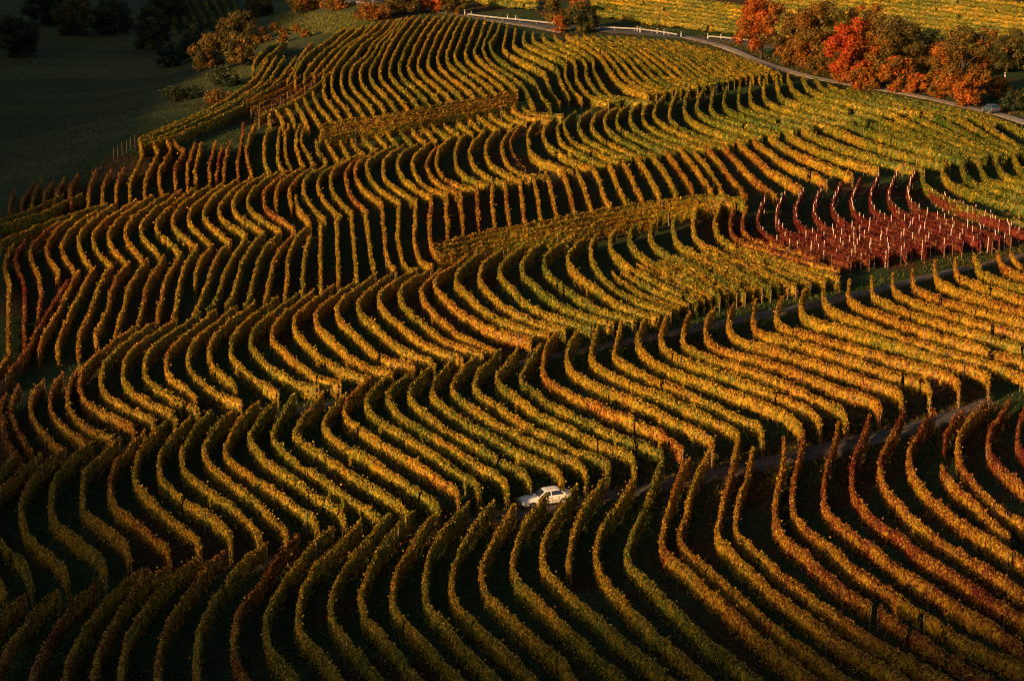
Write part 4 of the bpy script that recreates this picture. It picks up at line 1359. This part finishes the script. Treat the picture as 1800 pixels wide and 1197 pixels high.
tree('shrub', 'ochre bush at the foot of the bright red tree', 1518, 158, 50, 40, 0.60, SH, 'shrub', seed=74, low=.04)
tree('dark_tree', 'dark olive tree at the right edge behind the blue car', 1770, 128, 70, 74, 0.30, 'dark trees right of the autumn group', seed=14)
tree('dark_tree', 'dark green tree between the brown tree and the rust tree', 1634, 122, 46, 70, 0.12, 'dark trees right of the autumn group', seed=15)
tree('dark_tree', 'brown leaved tree in the dark patch near the right edge', 1735, 120, 46, 70, 0.46, 'dark trees right of the autumn group', seed=16)
TC = 'trees along the valley road'
tree('road_tree', 'olive tree left of the small orange tree at the top edge', 706, 26, 58, 46, 0.38, TC, seed=20, low=.05)
tree('road_tree', 'small orange tree at the top edge above the winding rows', 757, 22, 48, 44, 0.68, TC, seed=21, low=.05)
tree('road_tree', 'olive yellow tree right of the small orange tree at the top edge', 797, 26, 40, 40, 0.40, TC, seed=22, low=.05)
tree('road_tree', 'round dark brown tree behind the left guard rail', 974, 44, 40, 48, 0.40, TC, seed=23, low=.05, hv=.04)
tree('road_tree', 'round green tree between the two guard rails', 1021, 58, 56, 52, 0.24, TC, seed=24, low=.05)
tree('shrub', 'orange shrub between the brown tree and the green tree by the rails', 985, 57, 28, 32, 0.60, TC, 'shrub', seed=25, low=.05)
tree('road_tree', 'orange crowned tree at the top edge behind the round green tree', 1018, 30, 38, 36, 0.56, TC, seed=26, low=.05)
tree('shrub', 'reddish brown shrub left of the olive tree near the top edge', 655, 34, 60, 30, 0.52, TC, 'shrub', seed=27, low=.02)
tree('shrub', 'brown hedge shrub at the top edge above the small meadow', 540, 22, 60, 34, 0.46, TC, 'shrub', seed=28, low=.02)
tree('shrub', 'rust shrub at the top edge right of the brown hedge shrub', 592, 18, 52, 30, 0.52, TC, 'shrub', seed=29, low=.02)
TL = 'trees on the far left slope'
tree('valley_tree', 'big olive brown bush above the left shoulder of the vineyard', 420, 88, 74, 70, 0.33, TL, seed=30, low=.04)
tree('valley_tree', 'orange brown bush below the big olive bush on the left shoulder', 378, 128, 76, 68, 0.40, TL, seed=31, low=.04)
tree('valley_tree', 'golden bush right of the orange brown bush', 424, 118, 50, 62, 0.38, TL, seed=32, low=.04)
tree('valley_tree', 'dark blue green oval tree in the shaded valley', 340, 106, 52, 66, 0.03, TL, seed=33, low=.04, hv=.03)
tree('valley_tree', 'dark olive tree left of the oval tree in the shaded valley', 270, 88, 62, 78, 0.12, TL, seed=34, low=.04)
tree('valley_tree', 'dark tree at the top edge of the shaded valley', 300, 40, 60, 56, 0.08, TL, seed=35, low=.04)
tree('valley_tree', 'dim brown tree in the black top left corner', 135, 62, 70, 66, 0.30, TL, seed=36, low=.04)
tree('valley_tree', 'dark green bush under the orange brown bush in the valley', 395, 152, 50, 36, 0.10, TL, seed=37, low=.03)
tree('shrub', 'low reddish shrub above the slanting vine rows', 385, 182, 50, 22, 0.50, TL, 'shrub', seed=38, low=.02)
tree('shrub', 'low dark shrub left of the reddish one above the slanting rows', 318, 178, 70, 26, 0.14, TL, 'shrub', seed=39, low=.02)
OR = 'small shrubs on the brown terrace'
for j, (u, v, wq) in enumerate([(462, 62, 16), (482, 56, 18), (500, 64, 16), (470, 74, 15), (496, 76, 18), (520, 58, 15), (538, 66, 17), (452, 80, 17)]):
    tree('small_shrub', 'small rust shrub above the left shoulder, %s from the left of its cluster' % ordinal(1 + sorted([462, 482, 500, 470, 496, 520, 538, 452]).index(u)),
         u, v, wq, wq * .9, 0.47, OR, 'shrub', seed=50 + j, low=.02)

# ---------------------------------------------------------------- roadside: guard rails, marker posts
M_STEEL = simple('galvanised_steel', (0.33, 0.32, 0.30), 0.55, 0.3, 0.25, 2)
M_WHITE = simple('white_plastic', (0.75, 0.73, 0.70), 0.5)
M_BLACK = simple('black_band', (0.015, 0.015, 0.015), 0.6)
def guard_rail(px, label):
    P = catmull(parse(px)[0], 10)
    G = resample(ground_at(P[:, 0], P[:, 1])[:, :2], step=2.0)
    b = Vector((G[0, 0], G[0, 1], float(hgt(G[0, 0], G[0, 1]))))
    root = empty('guard_rail', b); tag(root, label, 'guard rail', 'guard rails along the valley road')
    bm = bmesh.new()
    T = np.gradient(G, axis=0); T /= np.linalg.norm(T, axis=1)[:, None]
    prof = [(0.03, .50), (-.04, .56), (-.04, .60), (0.0, .655), (-.04, .71), (-.04, .75), (.03, .81), (.05, .81), (.05, .50)]
    rings = []
    for (x, y), t in zip(G, T):
        nx, ny = -t[1], t[0]
        sgn = 1 if ny > 0 else -1
        z = float(hgt(x, y))
        rings.append([bm.verts.new((x + nx * sgn * o - b.x, y + ny * sgn * o - b.y, z + h - b.z)) for o, h in prof])
    for r0, r1 in zip(rings[:-1], rings[1:]):
        for j in range(len(prof)):
            k = (j + 1) % len(prof)
            bm.faces.new((r0[j], r0[k], r1[k], r1[j]))
    bm.faces.new(rings[0]); bm.faces.new(rings[-1][::-1])
    link('rail', bm_mesh('rail', bm, M_STEEL), root)
    bm = bmesh.new(); box(bm, -.05, .05, .06, .14, -.2, .78); pm = bm_mesh('post', bm, M_STEEL)
    for x, y in G[::2]:
        link('post', pm, root, Vector((x, y, float(hgt(x, y)))) - b)
guard_rail("606,7 645,12", 'short grey guard rail at the top edge left of the trees')
guard_rail("822,31 863,36 915,41 973,47", 'long grey guard rail left of the round green tree')
guard_rail("1046,53 1100,56 1120,57 1160,62 1190,67", 'long grey guard rail right of the round green tree')
guard_rail("1245,70 1280,73 1322,78", 'grey guard rail ending at the left orange tree')
bm = bmesh.new(); box(bm, -.07, .07, -.05, .05, -.1, .80); box(bm, -.07, .07, -.05, .05, .93, 1.08); MK1 = bm_mesh('post_body', bm, M_WHITE)
bm = bmesh.new(); box(bm, -.068, .068, -.048, .048, .80, .93); MK2 = bm_mesh('black_band', bm, M_BLACK)
marks = [(656, 9), (817, 27), (828, 30), (892, 36), (906, 37), (1053, 50), (1120, 56), (1125, 58), (1155, 60), (1167, 62), (1197, 66), (1244, 69), (1267, 70)]
for j, (u, v) in enumerate(marks):
    p = gp(u, v)
    rt = empty('marker_post', p)
    tag(rt, 'white road marker post with black band, %s from the left along the valley road' % ordinal(j + 1), 'marker post', 'marker posts along the valley road')
    link('post_body', MK1, rt); link('black_band', MK2, rt)
p = gp(1766, 141)
rt = empty('marker_post', p); tag(rt, 'white marker post standing alone above the blue car', 'marker post', 'marker posts along the valley road')
link('post_body', MK1, rt); link('black_band', MK2, rt); rt.scale = (1.2, 1.2, 1.25)

# pale stakes fencing the edge of the shaded meadow
fb = gp(196, 283)
fr = empty('stake_fence', fb); tag(fr, 'line of thin pale stakes at the edge of the shaded valley meadow', 'fence')
for j in range(6):
    q = gp(200 + 7.5 * j, 283 - 4.6 * j)
    o = link('stake', ME_STAKE2, fr, q - fb); o.rotation_euler = (random.gauss(0, .06), random.gauss(0, .06), 0)
# dark trees of the shaded valley
VB = 'dark trees of the shaded valley'
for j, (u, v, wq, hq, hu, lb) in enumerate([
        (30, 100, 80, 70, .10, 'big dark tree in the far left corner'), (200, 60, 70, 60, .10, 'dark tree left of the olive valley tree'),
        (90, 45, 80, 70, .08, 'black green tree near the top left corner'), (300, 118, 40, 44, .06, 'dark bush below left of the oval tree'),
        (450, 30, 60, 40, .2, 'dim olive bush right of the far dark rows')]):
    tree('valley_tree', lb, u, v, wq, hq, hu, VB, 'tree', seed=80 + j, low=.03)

# ---------------------------------------------------------------- grass and fallen leaves
def scatter_strip(G, lo, hi, n, rng):
    k = rng.integers(1, len(G) - 1, n)
    T = G[k + 1] - G[k - 1]; T = T / (np.linalg.norm(T, axis=1)[:, None] + 1e-9)
    d = rng.uniform(lo, hi, n) * np.where(rng.random(n) < .5, -1, 1)
    return G[k] + np.stack([-T[:, 1], T[:, 0]], 1) * d[:, None] + rng.normal(scale=.3, size=(n, 2))

def tufts(P, h0, hue, rng):
    n = len(P)
    z = hgt(P[:, 0], P[:, 1])
    a = rng.uniform(0, np.pi, n); h = h0 * rng.uniform(.5, 1.4, n); w = .05 + .05 * rng.random(n)
    dx, dy = np.cos(a) * w, np.sin(a) * w
    lx, ly = rng.normal(scale=.10, size=n), rng.normal(scale=.10, size=n)
    V = np.stack([np.stack([P[:, 0] - dx, P[:, 1] - dy, z - .03], 1), np.stack([P[:, 0] + dx, P[:, 1] + dy, z - .03], 1),
                  np.stack([P[:, 0] + lx + dx * .3, P[:, 1] + ly + dy * .3, z + h], 1), np.stack([P[:, 0] + lx - dx * .3, P[:, 1] + ly - dy * .3, z + h], 1)], 1)
    return V.reshape(-1, 3), np.arange(4 * n).reshape(n, 4), hue, np.clip(rng.normal(1, .25, n), .4, 1.7)
rng = np.random.default_rng(77)
pts = [scatter_strip(LOWER, 1.5, 4.0, 14000, rng), scatter_strip(UPPER, 1.1, 3.2, 9000, rng), scatter_strip(LANE, 1.7, 4.5, 5000, rng), scatter_strip(MAIN, 2.6, 7.0, 6000, rng)]
# grass between the rows of the two nearest terraces and on the small meadow by the top left
uu = rng.uniform(0, 1800, 26000); vv = rng.uniform(560, 1197, 26000)
pts.append(ground_at(uu, vv, 0.0, 14)[:, :2])
uu = rng.uniform(480, 660, 7000); vv = rng.uniform(22, 60, 7000)
pts.append(ground_at(uu, vv, 0.0, 14)[:, :2])
uu = rng.uniform(-20, 460, 16000); vv = rng.uniform(60, 330, 16000)
pts.insert(0, ground_at(uu, vv, 0.0, 14)[:, :2])
P = np.vstack(pts)
hue = np.clip(rng.normal(.42, .2, len(P)), 0, 1); hue[-7000:] = np.clip(rng.normal(.75, .15, 7000), 0, 1)
V, Q, hue, val = tufts(P, .22, hue, rng)
gr = link('grass', fast_mesh('grass', V, Q, M_GRASS, {'hue': hue, 'val': val}))
gr['kind'] = 'stuff'
tag(gr, 'dark green grass between the vine rows and along the farm roads', 'grass')
P = np.vstack([scatter_strip(LOWER, .9, 3.6, 9000, rng), scatter_strip(LANE, 1.2, 4.0, 6000, rng), ground_at(rng.uniform(0, 1800, 4000), rng.uniform(600, 1197, 4000), 0.0, 14)[:, :2],
               ground_at(rng.uniform(1320, 1800, 9000), rng.uniform(375, 470, 9000), 0.0, 14)[:, :2]])
n = len(P)
C = np.stack([P[:, 0], P[:, 1], hgt(P[:, 0], P[:, 1]) + .07 + .05 * rng.random(n)], 1)
V, Q, hue, val = leaves(C, np.tile([0., 0, 1.6], (n, 1)), np.full(n, .17), np.clip(rng.normal(.80, .08, n), 0, 1), np.clip(rng.normal(.9, .2, n), .4, 1.5), rng)
fl = link('fallen_leaves', fast_mesh('fallen_leaves', V, Q, M_VINE, {'hue': hue, 'val': val}))
fl['kind'] = 'stuff'
tag(fl, 'rust coloured fallen leaves on the banks of the farm roads', 'fallen leaves')
